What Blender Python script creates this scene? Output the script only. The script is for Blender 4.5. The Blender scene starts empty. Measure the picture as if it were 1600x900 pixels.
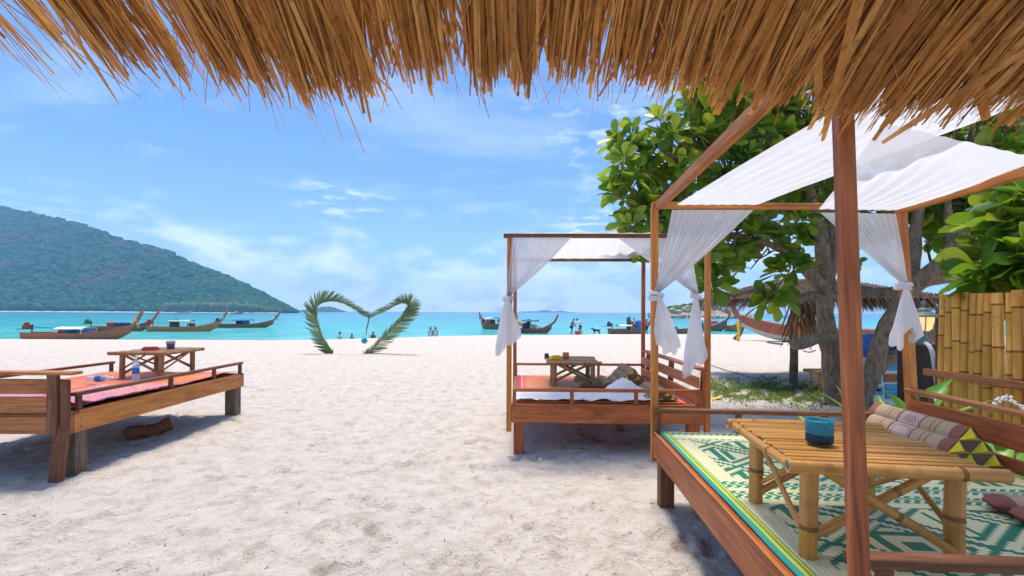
import bpy, bmesh, math, random
import numpy as np
from mathutils import Vector, Matrix, Euler, noise as mnoise

R = math.radians
rng = random.Random(7)
nrng = np.random.default_rng(7)
sc = bpy.context.scene
C = sc.collection

# ------------------------------------------------------------------ camera
F, CH, ROLL, HZ = 711.1, 1.45, R(0.25), 487.5      # focal length in px of a 1600 wide frame, eye height, roll, horizon row
cam = bpy.data.cameras.new('camera')
cam.lens, cam.sensor_width = 16.0, 36.0
cam.shift_y = (HZ - 450) / 1600
cam.clip_start, cam.clip_end = 0.05, 20000
cam_o = bpy.data.objects.new('camera', cam)
C.objects.link(cam_o)
cam_o.location = (0, 0, CH)
cam_o.rotation_euler = (R(90), -ROLL, 0)
sc.camera = cam_o

# ------------------------------------------------------------------ light
SUN_EL, SUN_AZ = R(77), R(-12)                      # azimuth from +Y towards +X
sun_dir = Vector((math.sin(SUN_AZ) * math.cos(SUN_EL), math.cos(SUN_AZ) * math.cos(SUN_EL), math.sin(SUN_EL)))
sl = bpy.data.lights.new('sun', 'SUN')
sl.energy, sl.angle, sl.color = 3.0, R(16), (1.0, 0.92, 0.79)
so = bpy.data.objects.new('sun', sl)
C.objects.link(so)
so.rotation_euler = sun_dir.to_track_quat('Z', 'Y').to_euler()

def node(nt, typ, ins=None, **props):
    n = nt.nodes.new(typ)
    for k, v in props.items():
        setattr(n, k, v)
    for k, v in (ins or {}).items():
        s = n.inputs[k]
        if isinstance(v, bpy.types.NodeSocket):
            nt.links.new(v, s)
        elif isinstance(v, bpy.types.Node):
            nt.links.new(v.outputs[0], s)
        else:
            s.default_value = v
    return n

def math_n(nt, op, a, b=0.0, c=None, clamp=False):
    ins = {0: a, 1: b}
    if c is not None:
        ins[2] = c
    return node(nt, 'ShaderNodeMath', ins, operation=op, use_clamp=clamp).outputs[0]

def ramp(nt, fac, stops, interp='LINEAR'):
    n = node(nt, 'ShaderNodeValToRGB', {0: fac})
    cr = n.color_ramp
    cr.interpolation = interp
    while len(cr.elements) > 1:
        cr.elements.remove(cr.elements[-1])
    cr.elements[0].position, cr.elements[0].color = stops[0][0], tuple(stops[0][1]) + (1,)
    for p, c in stops[1:]:
        cr.elements.new(p).color = tuple(c) + (1,)
    return n.outputs[0]

def mix(nt, fac, a, b, blend='MIX'):
    n = node(nt, 'ShaderNodeMix', data_type='RGBA', blend_type=blend)
    for i, v in ((0, fac), (6, a), (7, b)):
        if isinstance(v, bpy.types.NodeSocket):
            nt.links.new(v, n.inputs[i])
        else:
            n.inputs[i].default_value = v if i == 0 else (tuple(v) + (1,) if len(v) == 3 else v)
    return n.outputs[2]

world = bpy.data.worlds.new('World')
sc.world = world
world.use_nodes = True
wt = world.node_tree
wt.nodes.clear()
sky = node(wt, 'ShaderNodeTexSky', sky_type='NISHITA', sun_disc=False, sun_elevation=SUN_EL, sun_rotation=SUN_AZ,
           altitude=0.0, air_density=1.0, dust_density=1.3, ozone_density=1.6)
hs = node(wt, 'ShaderNodeHueSaturation', {'Hue': 0.508, 'Saturation': 1.36, 'Value': 0.88, 'Color': sky.outputs[0]})
tc = node(wt, 'ShaderNodeTexCoord')
sx = node(wt, 'ShaderNodeSeparateXYZ', {0: tc.outputs['Generated']})
zz = math_n(wt, 'ADD', math_n(wt, 'MAXIMUM', sx.outputs[2], 0.0), 0.09)
cx = math_n(wt, 'DIVIDE', sx.outputs[0], zz)
cy = math_n(wt, 'DIVIDE', sx.outputs[1], zz)
cv = node(wt, 'ShaderNodeCombineXYZ', {0: cx, 1: cy, 2: 0.0})
# thin high veils, finer mackerel flecks, a low heap of cumulus near the horizon
veil = node(wt, 'ShaderNodeTexNoise', {'Vector': node(wt, 'ShaderNodeMapping', {'Vector': cv, 'Rotation': (0, 0, R(25)), 'Scale': (0.55, 1.1, 1), 'Location': (4.1, 5.3, 0)}),
            'Scale': 0.85, 'Detail': 7.0, 'Roughness': 0.58, 'Distortion': 0.5})
fleck = node(wt, 'ShaderNodeTexNoise', {'Vector': cv, 'Scale': 5.5, 'Detail': 6.0, 'Roughness': 0.62})
patch = node(wt, 'ShaderNodeTexNoise', {'Vector': node(wt, 'ShaderNodeMapping', {'Vector': cv, 'Location': (1.7, 2.2, 0)}), 'Scale': 0.55, 'Detail': 2.0})
vf = node(wt, 'ShaderNodeMapRange', {0: veil.outputs[0], 1: 0.52, 2: 0.82, 3: 0.0, 4: 0.55}).outputs[0]
ff = math_n(wt, 'MULTIPLY', node(wt, 'ShaderNodeMapRange', {0: fleck.outputs[0], 1: 0.48, 2: 0.68, 3: 0.0, 4: 0.75}).outputs[0],
            node(wt, 'ShaderNodeMapRange', {0: patch.outputs[0], 1: 0.50, 2: 0.66, 3: 0.0, 4: 1.0}).outputs[0])
heap = node(wt, 'ShaderNodeTexNoise', {'Vector': node(wt, 'ShaderNodeMapping', {'Vector': tc.outputs['Generated'], 'Scale': (1, 1, 2.2)}), 'Scale': 9.0, 'Detail': 7.0, 'Roughness': 0.55})
hband = node(wt, 'ShaderNodeMapRange', {0: sx.outputs[2], 1: 0.20, 2: 0.02, 3: 0.0, 4: 0.32}).outputs[0]
hf = math_n(wt, 'MULTIPLY', node(wt, 'ShaderNodeMapRange', {0: math_n(wt, 'ADD', heap.outputs[0], hband), 1: 0.60, 2: 0.80, 3: 0.0, 4: 0.9}).outputs[0],
            node(wt, 'ShaderNodeMapRange', {0: sx.outputs[2], 1: 0.26, 2: 0.08, 3: 0.0, 4: 1.0}).outputs[0])
cf = math_n(wt, 'MAXIMUM', math_n(wt, 'MAXIMUM', vf, ff), hf, clamp=True)
skyc = mix(wt, cf, hs.outputs[0], (6.6, 6.9, 7.2))
bg = node(wt, 'ShaderNodeBackground', {0: skyc, 1: 0.15})
node(wt, 'ShaderNodeOutputWorld', {0: bg})
sc.view_settings.view_transform = 'Standard'
sc.view_settings.look = 'None'
sc.view_settings.exposure = 0.56
sc.view_settings.gamma = 1.0
sc.view_settings.use_curve_mapping = False
sc.cycles.use_denoising = True
sc.cycles.max_bounces = 8
sc.cycles.diffuse_bounces = 4
sc.cycles.transparent_max_bounces = 8
sc.cycles.volume_bounces = 1

# ------------------------------------------------------------------ helpers
def ray(px, py):
    xc, yc = (px - 800) / F, -(py - HZ) / F
    c, s = math.cos(ROLL), math.sin(ROLL)
    return Vector((xc * c - yc * s, 1.0, xc * s + yc * c))

def P(px, py, Y):
    d = ray(px, py)
    return Vector((d.x * Y, Y, CH + d.z * Y))

def G(px, py, z=0.0):
    d = ray(px, py)
    return Vector((0, 0, CH)) + d * ((z - CH) / d.z)

def fnoise(v, s=1.0, o=4):
    return mnoise.fractal(Vector(v) * s, 1.0, 2.0, o)

def obj(name, me, mat=None, parent=None, loc=None, rot=None, smooth=False, kind=None):
    if mat is not None and len(me.materials) == 0:
        for m in (mat if isinstance(mat, (list, tuple)) else [mat]):
            me.materials.append(m)
    if smooth:
        me.shade_smooth()
    o = bpy.data.objects.new(name, me)
    C.objects.link(o)
    if parent is not None:
        o.parent = parent
    if loc is not None:
        o.location = loc
    if rot is not None:
        o.rotation_euler = rot
    if kind:
        o['kind'] = kind
    return o

def empty(name, loc=(0, 0, 0), rz=0.0):
    o = bpy.data.objects.new(name, None)
    o.empty_display_size = 0.2
    C.objects.link(o)
    o.location = loc
    o.rotation_euler = (0, 0, rz)
    return o

def tag(o, label=None, cat=None, group=None, kind=None):
    if label: o['label'] = label
    if cat: o['category'] = cat
    if group: o['group'] = group
    if kind: o['kind'] = kind
    return o

class MB:
    def __init__(self):
        self.v, self.f, self.m = [], [], []
    def add(self, vs, fs, mi=0):
        b = len(self.v)
        self.v.extend([tuple(p) for p in vs])
        self.f.extend([tuple(i + b for i in f) for f in fs])
        self.m.extend([mi] * len(fs))
    def grid(self, rows, closed=False, mi=0):
        n = len(rows[0])
        vs = [p for r in rows for p in r]
        fs = []
        for i in range(len(rows) - 1):
            for j in range(n if closed else n - 1):
                k = (j + 1) % n
                fs.append((i * n + j, i * n + k, (i + 1) * n + k, (i + 1) * n + j))
        self.add(vs, fs, mi)
    def box(self, c, s, mi=0, rot=None):
        x, y, z = s[0] / 2, s[1] / 2, s[2] / 2
        vs = [Vector((a * x, b * y, d * z)) for a in (-1, 1) for b in (-1, 1) for d in (-1, 1)]
        if rot is not None:
            m = Euler(rot).to_matrix()
            vs = [m @ v for v in vs]
        c = Vector(c)
        self.add([v + c for v in vs], [(0, 1, 3, 2), (4, 6, 7, 5), (0, 4, 5, 1), (2, 3, 7, 6), (0, 2, 6, 4), (1, 5, 7, 3)], mi)
    def tube(self, pts, rad, n=10, caps=True, mi=0, wob=0.0):
        pts = [Vector(p) for p in pts]
        if not isinstance(rad, (list, tuple)):
            rad = [rad] * len(pts)
        rings = []
        up = None
        for i, p in enumerate(pts):
            t = (pts[min(i + 1, len(pts) - 1)] - pts[max(i - 1, 0)]).normalized()
            if up is None:
                up = Vector((0, 0, 1)) if abs(t.z) < 0.9 else Vector((1, 0, 0))
            a = t.cross(up).normalized()
            up = a.cross(t).normalized()
            ring = []
            for k in range(n):
                th = 2 * math.pi * k / n
                r = rad[i]
                if wob:
                    r *= 1 + wob * fnoise((p.x * 2 + math.cos(th), p.y * 2 + math.sin(th), p.z * 2), 1.3, 3)
                ring.append(p + (a * math.cos(th) + up * math.sin(th)) * r)
            rings.append(ring)
        self.grid(rings, closed=True, mi=mi)
        if caps:
            self.add(rings[0], [tuple(range(n - 1, -1, -1))], mi)
            self.add(rings[-1], [tuple(range(n))], mi)
    def lathe(self, prof, n=16, c=(0, 0, 0), mi=0, caps=True):
        rings = [[(c[0] + r * math.cos(2 * math.pi * k / n), c[1] + r * math.sin(2 * math.pi * k / n), c[2] + z) for k in range(n)] for r, z in prof]
        self.grid(rings, closed=True, mi=mi)
        if caps:
            self.add(rings[0], [tuple(range(n - 1, -1, -1))], mi)
            self.add(rings[-1], [tuple(range(n))], mi)
    def mesh(self, name='mesh'):
        me = bpy.data.meshes.new(name)
        me.from_pydata(self.v, [], self.f)
        if any(self.m):
            me.polygons.foreach_set('material_index', self.m)
        me.update()
        return me
    def build(self, name, mat, parent=None, smooth=False, loc=None, rot=None, kind=None):
        return obj(name, self.mesh(name), None if mat is None else mat, parent, loc, rot, smooth, kind)

def np_mesh(name, V, Fq, mat=None):
    me = bpy.data.meshes.new(name)
    V = np.asarray(V, dtype=np.float32); Fq = np.asarray(Fq, dtype=np.int32)
    n, k = Fq.shape
    me.vertices.add(len(V)); me.vertices.foreach_set('co', V.ravel())
    me.loops.add(n * k); me.loops.foreach_set('vertex_index', Fq.ravel())
    me.polygons.add(n)
    me.polygons.foreach_set('loop_start', np.arange(0, n * k, k, dtype=np.int32))
    me.update(calc_edges=True)
    if mat is not None:
        me.materials.append(mat)
    return me

_boxes = {}
def box_mesh(L, w, h, bev):
    key = (round(L, 3), round(w, 3), round(h, 3), bev)
    if key not in _boxes:
        bm = bmesh.new()
        bmesh.ops.create_cube(bm, size=1.0)
        bmesh.ops.scale(bm, vec=(L, w, h), verts=bm.verts)
        bmesh.ops.bevel(bm, geom=list(bm.edges), offset=bev, segments=1, affect='EDGES')
        me = bpy.data.meshes.new('timber')
        bm.to_mesh(me); bm.free()
        _boxes[key] = me
    return _boxes[key]

def timber(name, p0, p1, w, h, mat, parent=None, bev=0.004, up=(0, 0, 1), label=None):
    """a squared timber from p0 to p1, local X along its length so that the grain runs with it; w sideways, h along up"""
    p0, p1 = Vector(p0), Vector(p1)
    d = p1 - p0
    x = d.normalized()
    u = Vector(up)
    if abs(x.dot(u)) > 0.95:
        u = Vector((0, 1, 0))
    y = u.cross(x).normalized()
    z = x.cross(y)
    me = box_mesh(d.length, w, h, bev)
    if len(me.materials) and me.materials[0] != mat:
        me = me.copy(); me.materials.clear()
    o = obj(name, me, mat, parent)
    m = Matrix((x, y, z)).transposed().to_4x4()
    m.translation = (p0 + p1) / 2
    o.matrix_local = m
    if label: o['label'] = label
    return o

def cane(name, p0, p1, r, mat, parent=None, nodes=3, n=12, taper=0.0, seed=0, label=None):
    """bamboo: local X along the culm, swollen joints, hollow cut ends"""
    p0, p1 = Vector(p0), Vector(p1)
    d = p1 - p0
    L = d.length
    x = d.normalized()
    u = Vector((0, 0, 1)) if abs(x.z) < 0.95 else Vector((0, 1, 0))
    y = u.cross(x).normalized(); z = x.cross(y)
    rr = random.Random(seed * 31 + int(L * 997))
    js = sorted((k + 0.5 + rr.uniform(-0.25, 0.25)) / nodes for k in range(nodes)) if nodes else []
    st = {0.0: 1.0, 1.0: 1.0}
    for j in js:
        e = 0.009 / L
        st[j - 2.2 * e] = 1.0; st[j - e] = 1.09; st[j] = 0.97; st[j + e] = 1.08; st[j + 2.2 * e] = 1.0
    ks = [k for k in sorted(st) if 0 <= k <= 1]
    rings = []
    bow = rr.uniform(-0.01, 0.01) * L
    for k in ks:
        rad = r * st[k] * (1 - taper * k)
        rings.append([(k * L - L / 2, rad * math.cos(2 * math.pi * i / n), rad * math.sin(2 * math.pi * i / n) + bow * math.sin(math.pi * k)) for i in range(n)])
    mb = MB()
    mb.grid(rings, closed=True)
    if len(mat) > 3:
        for q in range(len(ks) - 1):
            if any(abs((ks[q] + ks[q + 1]) / 2 - j) < 0.009 / L * 0.7 for j in js):
                for f in range(q * n, (q + 1) * n): mb.m[f] = 3
    for e, sgn in ((0, -1), (-1, 1)):
        R0 = rings[e]
        R1 = [(p[0], p[1] * 0.62, p[2] * 0.62) for p in R0]
        R2 = [(p[0] - sgn * min(0.03, L * 0.2), p[1] * 0.55, p[2] * 0.55) for p in R0]
        rows = [R0, R1, R2] if sgn > 0 else [R2, R1, R0]
        mb.grid(rows, closed=True, mi=1)
        mb.add(R2, [tuple(range(n)) if sgn > 0 else tuple(range(n - 1, -1, -1))], 2)
    o = mb.build(name, mat, parent, smooth=True)
    m = Matrix((x, y, z)).transposed().to_4x4()
    m.translation = (p0 + p1) / 2
    o.matrix_local = m
    if label: o['label'] = label
    return o
# ------------------------------------------------------------------ materials
def newmat(name):
    m = bpy.data.materials.new(name)
    m.use_nodes = True
    nt = m.node_tree
    nt.nodes.clear()
    return m, nt

def finish(nt, col, rough=0.6, bump=None, bstr=0.2, bdist=0.01, spec=0.4, **extra):
    ins = {'Base Color': col if isinstance(col, bpy.types.NodeSocket) else tuple(col) + (1,), 'Roughness': rough, 'Specular IOR Level': spec}
    ins.update(extra)
    b = node(nt, 'ShaderNodeBsdfPrincipled', ins)
    if bump is not None:
        bn = node(nt, 'ShaderNodeBump', {'Height': bump, 'Strength': bstr, 'Distance': bdist})
        nt.links.new(bn.outputs[0], b.inputs['Normal'])
    node(nt, 'ShaderNodeOutputMaterial', {0: b})
    return b

def noise_tex(nt, vec, scale, detail=5.0, rough=0.55, dist=0.0):
    return node(nt, 'ShaderNodeTexNoise', {'Vector': vec, 'Scale': scale, 'Detail': detail, 'Roughness': rough, 'Distortion': dist}).outputs[0]

def objvec(nt, scale=(1, 1, 1), jitter=True):
    t = node(nt, 'ShaderNodeTexCoord').outputs['Object']
    if jitter:
        oi = node(nt, 'ShaderNodeObjectInfo').outputs['Random']
        off = math_n(nt, 'MULTIPLY', oi, 37.0)
        t = node(nt, 'ShaderNodeVectorMath', {0: t, 1: node(nt, 'ShaderNodeCombineXYZ', {0: off, 1: off, 2: off})}, operation='ADD').outputs[0]
    return node(nt, 'ShaderNodeMapping', {'Vector': t, 'Scale': scale}).outputs[0]

def plain(name, col, rough=0.6, spec=0.4, var=0.15, scale=6.0, **extra):
    m, nt = newmat(name)
    n = noise_tex(nt, objvec(nt), scale, 5.0)
    c = mix(nt, n, tuple(x * (1 - var * 2) for x in col), tuple(min(1, x * (1 + var)) for x in col))
    finish(nt, c, rough, n, 0.12, 0.01, spec, **extra)
    return m

def wood(name, dark, mid, light, rough=0.42, spec=0.35, grain=16.0):
    m, nt = newmat(name)
    v = objvec(nt, (1.1, grain, grain))
    g = noise_tex(nt, v, 2.2, 7.0, 0.62, 0.9)
    fine = noise_tex(nt, objvec(nt, (3, 70, 70)), 3.0, 3.0)
    blot = noise_tex(nt, objvec(nt, (1.4, 3, 3)), 1.6, 3.0)
    c = ramp(nt, g, [(0.28, dark), (0.5, mid), (0.72, light)])
    rnd = node(nt, 'ShaderNodeObjectInfo').outputs['Random']
    c = mix(nt, math_n(nt, 'MULTIPLY', rnd, 0.22), c, dark)
    c = mix(nt, node(nt, 'ShaderNodeMapRange', {0: blot, 1: 0.52, 2: 0.75, 3: 0.0, 4: 0.55}).outputs[0], c, tuple(x * 0.55 for x in dark))
    r = node(nt, 'ShaderNodeMapRange', {0: blot, 3: rough - 0.08, 4: rough + 0.2}).outputs[0]
    finish(nt, c, r, math_n(nt, 'ADD', g, fine), 0.25, 0.003, spec)
    return m

W_red = wood('red stained teak', (0.20, 0.048, 0.015), (0.44, 0.118, 0.034), (0.60, 0.20, 0.06))
W_orange = wood('orange oiled teak', (0.30, 0.085, 0.015), (0.56, 0.19, 0.034), (0.72, 0.30, 0.07))
W_brown = wood('weathered brown teak', (0.10, 0.042, 0.022), (0.20, 0.085, 0.045), (0.31, 0.15, 0.08), 0.6, 0.2)
W_sun = wood('sun bleached teak', (0.26, 0.082, 0.028), (0.47, 0.175, 0.062), (0.61, 0.28, 0.12), 0.55, 0.25)
W_grey = wood('grey driftwood', (0.075, 0.05, 0.036), (0.17, 0.12, 0.085), (0.28, 0.21, 0.16), 0.8, 0.15, 10)

def bamboo(name, a, b, c2, rough=0.38):
    m, nt = newmat(name)
    g = noise_tex(nt, objvec(nt, (1.2, 22, 22)), 2.0, 5.0, 0.6, 0.4)
    bl = noise_tex(nt, objvec(nt, (4, 3, 3)), 2.2, 5.0, 0.65)
    c = ramp(nt, g, [(0.3, a), (0.55, b), (0.75, c2)])
    c = mix(nt, node(nt, 'ShaderNodeMapRange', {0: bl, 1: 0.56, 2: 0.78, 3: 0.0, 4: 0.75}).outputs[0], c, tuple(x * 0.33 for x in a))
    c = mix(nt, math_n(nt, 'MULTIPLY', node(nt, 'ShaderNodeObjectInfo').outputs['Random'], 0.6), c, a)
    finish(nt, c, rough, g, 0.15, 0.002, 0.45)
    return m
B_gold = bamboo('golden bamboo', (0.40, 0.17, 0.03), (0.62, 0.31, 0.075), (0.74, 0.45, 0.16))
B_dry = bamboo('dry pale bamboo', (0.24, 0.125, 0.05), (0.40, 0.235, 0.10), (0.53, 0.36, 0.18), 0.5)
B_fence = bamboo('yellow fence bamboo', (0.58, 0.25, 0.03), (0.84, 0.43, 0.075), (0.90, 0.58, 0.19), 0.42)
B_cut = plain('cut bamboo end', (0.50, 0.34, 0.20), 0.75, 0.2, 0.3, 60)
B_hole = plain('bamboo hollow', (0.05, 0.028, 0.012), 0.9, 0.1)
B_node = plain('dark bamboo joint', (0.30, 0.145, 0.04), 0.6, 0.3, 0.4, 25)
BG = [B_gold, B_cut, B_hole, B_node]; BD = [B_dry, B_cut, B_hole, B_node]; BF = [B_fence, B_cut, B_hole, B_node]

def sand_mat():
    m, nt = newmat('coral sand')
    t = node(nt, 'ShaderNodeTexCoord').outputs['Object']
    big = noise_tex(nt, t, 0.55, 4.0, 0.6)
    mid = noise_tex(nt, t, 6.0, 6.0, 0.68)
    fine = noise_tex(nt, t, 55.0, 4.0, 0.7)
    grain = noise_tex(nt, t, 420.0, 2.0, 0.7)
    lumpy = noise_tex(nt, t, 17.0, 5.0, 0.65)
    c = ramp(nt, mid, [(0.30, (0.54, 0.455, 0.37)), (0.52, (0.725, 0.645, 0.56)), (0.75, (0.80, 0.73, 0.655))])
    c = mix(nt, node(nt, 'ShaderNodeMapRange', {0: big, 1: 0.4, 2: 0.7, 3: 0.0, 4: 0.3}).outputs[0], c, (0.73, 0.62, 0.545))
    c = mix(nt, node(nt, 'ShaderNodeMapRange', {0: fine, 1: 0.60, 2: 0.74, 3: 0.0, 4: 0.5}).outputs[0], c, (0.42, 0.345, 0.28))
    sp = node(nt, 'ShaderNodeTexVoronoi', {'Vector': t, 'Scale': 26.0, 'Randomness': 1.0})
    spk = math_n(nt, 'MULTIPLY', math_n(nt, 'LESS_THAN', sp.outputs['Distance'], 0.13), math_n(nt, 'GREATER_THAN', node(nt, 'ShaderNodeSeparateColor', {0: sp.outputs['Color']}).outputs[0], 0.72))
    c = mix(nt, math_n(nt, 'MULTIPLY', spk, 0.8), c, (0.13, 0.10, 0.085))
    h = math_n(nt, 'ADD', math_n(nt, 'MULTIPLY_ADD', lumpy, 1.1, mid), math_n(nt, 'ADD', math_n(nt, 'MULTIPLY', fine, 0.55), math_n(nt, 'MULTIPLY', grain, 0.12)))
    finish(nt, c, 0.95, h, 0.95, 0.038, 0.12)
    return m
M_sand = sand_mat()

def sea_mat():
    m, nt = newmat('sea water')
    g = node(nt, 'ShaderNodeNewGeometry').outputs['Position']
    s = node(nt, 'ShaderNodeSeparateXYZ', {0: g})
    # sea bed: shallow pale sand by the shore, deep blue further out, deeper sooner towards the open right side
    d = math_n(nt, 'MULTIPLY_ADD', s.outputs[0], 0.10, s.outputs[1])
    big = noise_tex(nt, node(nt, 'ShaderNodeMapping', {'Vector': g, 'Scale': (0.006, 0.022, 1)}).outputs[0], 1.0, 4.0)
    d = math_n(nt, 'MULTIPLY', d, math_n(nt, 'MULTIPLY_ADD', big, 1.3, 0.35))
    f = node(nt, 'ShaderNodeMapRange', {0: math_n(nt, 'LOGARITHM', math_n(nt, 'MAXIMUM', d, 10.0), 10.0), 1: 1.45, 2: 3.0}).outputs[0]
    c = ramp(nt, f, [(0.0, (0.12, 0.60, 0.52)), (0.22, (0.04, 0.52, 0.50)), (0.5, (0.025, 0.38, 0.45)), (0.75, (0.03, 0.25, 0.39)), (1.0, (0.04, 0.20, 0.36))])
    w1 = noise_tex(nt, node(nt, 'ShaderNodeMapping', {'Vector': g, 'Scale': (0.35, 1.1, 1)}).outputs[0], 1.0, 6.0, 0.6)
    w2 = noise_tex(nt, node(nt, 'ShaderNodeMapping', {'Vector': g, 'Scale': (0.16, 0.13, 1)}).outputs[0], 1.0, 7.0, 0.68)
    foam = math_n(nt, 'MULTIPLY', node(nt, 'ShaderNodeMapRange', {0: w2, 1: 0.50, 2: 0.68, 3: 0.0, 4: 0.8}).outputs[0], node(nt, 'ShaderNodeMapRange', {0: w1, 1: 0.45, 2: 0.7}).outputs[0])
    c = mix(nt, node(nt, 'ShaderNodeMapRange', {0: w2, 1: 0.62, 2: 0.36, 3: 0.0, 4: 0.45}).outputs[0], c, (0.01, 0.25, 0.33))
    c = mix(nt, foam, c, (0.55, 0.80, 0.82))
    b = node(nt, 'ShaderNodeBsdfPrincipled', {'Base Color': c, 'Roughness': 0.16, 'IOR': 1.33, 'Specular IOR Level': 0.26})
    bn = node(nt, 'ShaderNodeBump', {'Height': math_n(nt, 'ADD', w1, math_n(nt, 'MULTIPLY', w2, 2.0)), 'Strength': 1.0, 'Distance': 0.6})
    nt.links.new(bn.outputs[0], b.inputs['Normal'])
    node(nt, 'ShaderNodeOutputMaterial', {0: b})
    return m
M_sea = sea_mat()

def leafy(name, a, b, c2, rough=0.42, transl=0.3, spec=0.45, world_patch=None):
    m, nt = newmat(name)
    isl = node(nt, 'ShaderNodeNewGeometry').outputs['Random Per Island']
    oi = node(nt, 'ShaderNodeObjectInfo').outputs['Random']
    r = math_n(nt, 'FRACT', math_n(nt, 'ADD', isl, math_n(nt, 'MULTIPLY', oi, 7.31)))
    c = ramp(nt, r, [(0.0, a), (0.55, b), (0.9, c2), (1.0, c2)])
    if world_patch:
        g = node(nt, 'ShaderNodeNewGeometry').outputs['Position']
        pn = noise_tex(nt, g, world_patch[0], 4.0, 0.6)
        pf = node(nt, 'ShaderNodeMapRange', {0: pn, 1: world_patch[1], 2: world_patch[1] + 0.1, 3: 0.0, 4: 0.85}).outputs[0]
        c = mix(nt, pf, c, world_patch[2])
    b1 = node(nt, 'ShaderNodeBsdfPrincipled', {'Base Color': c, 'Roughness': rough, 'Specular IOR Level': spec})
    if transl:
        tr = node(nt, 'ShaderNodeBsdfTranslucent', {0: mix(nt, 0.5, c, (0.30, 0.42, 0.03))})
        mx = node(nt, 'ShaderNodeMixShader', {0: transl, 1: b1, 2: tr})
        node(nt, 'ShaderNodeOutputMaterial', {0: mx})
    else:
        node(nt, 'ShaderNodeOutputMaterial', {0: b1})
    return m
M_leaf = leafy('glossy tree leaf', (0.06, 0.16, 0.013), (0.18, 0.34, 0.026), (0.48, 0.52, 0.05), 0.3, 0.5)
M_lily = leafy('lily leaf', (0.07, 0.24, 0.02), (0.14, 0.36, 0.03), (0.30, 0.52, 0.08), 0.4, 0.3)
M_palm = leafy('palm leaflet', (0.09, 0.16, 0.085), (0.16, 0.25, 0.13), (0.30, 0.36, 0.23), 0.45, 0.2)
M_rachis = plain('palm midrib', (0.22, 0.22, 0.07), 0.5, 0.3)
M_forest = leafy('hill forest', (0.006, 0.050, 0.030), (0.012, 0.082, 0.040), (0.04, 0.13, 0.045), 0.8, 0.0, 0.1, (0.0085, 0.54, (0.10, 0.075, 0.07)))
M_casu = leafy('pale shore trees', (0.06, 0.10, 0.05), (0.09, 0.14, 0.065), (0.12, 0.16, 0.08), 0.8, 0.0, 0.1)
M_bush = leafy('islet bush', (0.05, 0.11, 0.018), (0.10, 0.17, 0.03), (0.19, 0.24, 0.045), 0.7, 0.1, 0.2)
M_grass = leafy('beach grass', (0.06, 0.15, 0.02), (0.13, 0.22, 0.04), (0.30, 0.30, 0.11), 0.6, 0.25, 0.2)
M_hill = plain('hill soil', (0.035, 0.07, 0.025), 0.9, 0.1, 0.2, 0.02)
M_isle = plain('distant island', (0.05, 0.085, 0.06), 0.9, 0.1, 0.25, 0.01)
M_shore = plain('far beach', (0.70, 0.62, 0.52), 0.9, 0.1, 0.15, 0.05)
M_rock = plain('coastal granite', (0.52, 0.41, 0.31), 0.85, 0.2, 0.35, 0.8)
m_, nt_ = newmat('grey tree bark')
t_ = node(nt_, 'ShaderNodeNewGeometry').outputs['Position']
b1_ = noise_tex(nt_, node(nt_, 'ShaderNodeMapping', {'Vector': t_, 'Scale': (9, 9, 3)}).outputs[0], 2.0, 7.0, 0.68, 0.6)
b2_ = noise_tex(nt_, t_, 2.5, 4.0)
b3_ = noise_tex(nt_, node(nt_, 'ShaderNodeMapping', {'Vector': t_, 'Scale': (3, 3, 30)}).outputs[0], 1.5, 4.0, 0.6)
c_ = ramp(nt_, b1_, [(0.3, (0.10, 0.068, 0.045)), (0.5, (0.27, 0.19, 0.13)), (0.7, (0.42, 0.32, 0.235))])
c_ = mix(nt_, node(nt_, 'ShaderNodeMapRange', {0: b2_, 1: 0.5, 2: 0.7, 3: 0.0, 4: 0.5}).outputs[0], c_, (0.36, 0.31, 0.24))
finish(nt_, c_, 0.9, math_n(nt_, 'ADD', b1_, math_n(nt_, 'MULTIPLY', b3_, 0.8)), 0.9, 0.03, 0.15)
M_bark = m_
M_stone = plain('dark speckled post', (0.05, 0.03, 0.026), 0.7, 0.3, 0.4, 30.0)

def straw(name, a, b, c2, transl=0.25):
    m, nt = newmat(name)
    isl = node(nt, 'ShaderNodeNewGeometry').outputs['Random Per Island']
    oi = node(nt, 'ShaderNodeObjectInfo').outputs['Random']
    r = math_n(nt, 'FRACT', math_n(nt, 'ADD', isl, math_n(nt, 'MULTIPLY', oi, 7.31)))
    c = ramp(nt, r, [(0.0, a), (0.5, b), (1.0, c2)])
    n = noise_tex(nt, node(nt, 'ShaderNodeMapping', {'Vector': node(nt, 'ShaderNodeNewGeometry').outputs['Position'], 'Scale': (60, 6, 6)}).outputs[0], 2.0, 4.0)
    c = mix(nt, n, c, tuple(x * 0.6 for x in b), 'MIX')
    n2 = noise_tex(nt, node(nt, 'ShaderNodeNewGeometry').outputs['Position'], 38.0, 4.0, 0.7)
    c = mix(nt, node(nt, 'ShaderNodeMapRange', {0: n2, 1: 0.52, 2: 0.72, 3: 0.0, 4: 0.6}).outputs[0], c, tuple(x * 0.5 for x in a))
    b1 = node(nt, 'ShaderNodeBsdfPrincipled', {'Base Color': c, 'Roughness': 0.6, 'Specular IOR Level': 0.3})
    tr = node(nt, 'ShaderNodeBsdfTranslucent', {0: c})
    node(nt, 'ShaderNodeOutputMaterial', {0: node(nt, 'ShaderNodeMixShader', {0: transl, 1: b1, 2: tr})})
    return m
M_thatch = straw('dry thatch', (0.19, 0.06, 0.014), (0.68, 0.285, 0.062), (0.90, 0.52, 0.18))
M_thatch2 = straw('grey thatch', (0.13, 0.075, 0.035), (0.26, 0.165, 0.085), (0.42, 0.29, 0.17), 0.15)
M_thatch3 = straw('old dark thatch', (0.06, 0.036, 0.02), (0.13, 0.08, 0.045), (0.24, 0.155, 0.09), 0.1)
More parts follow.
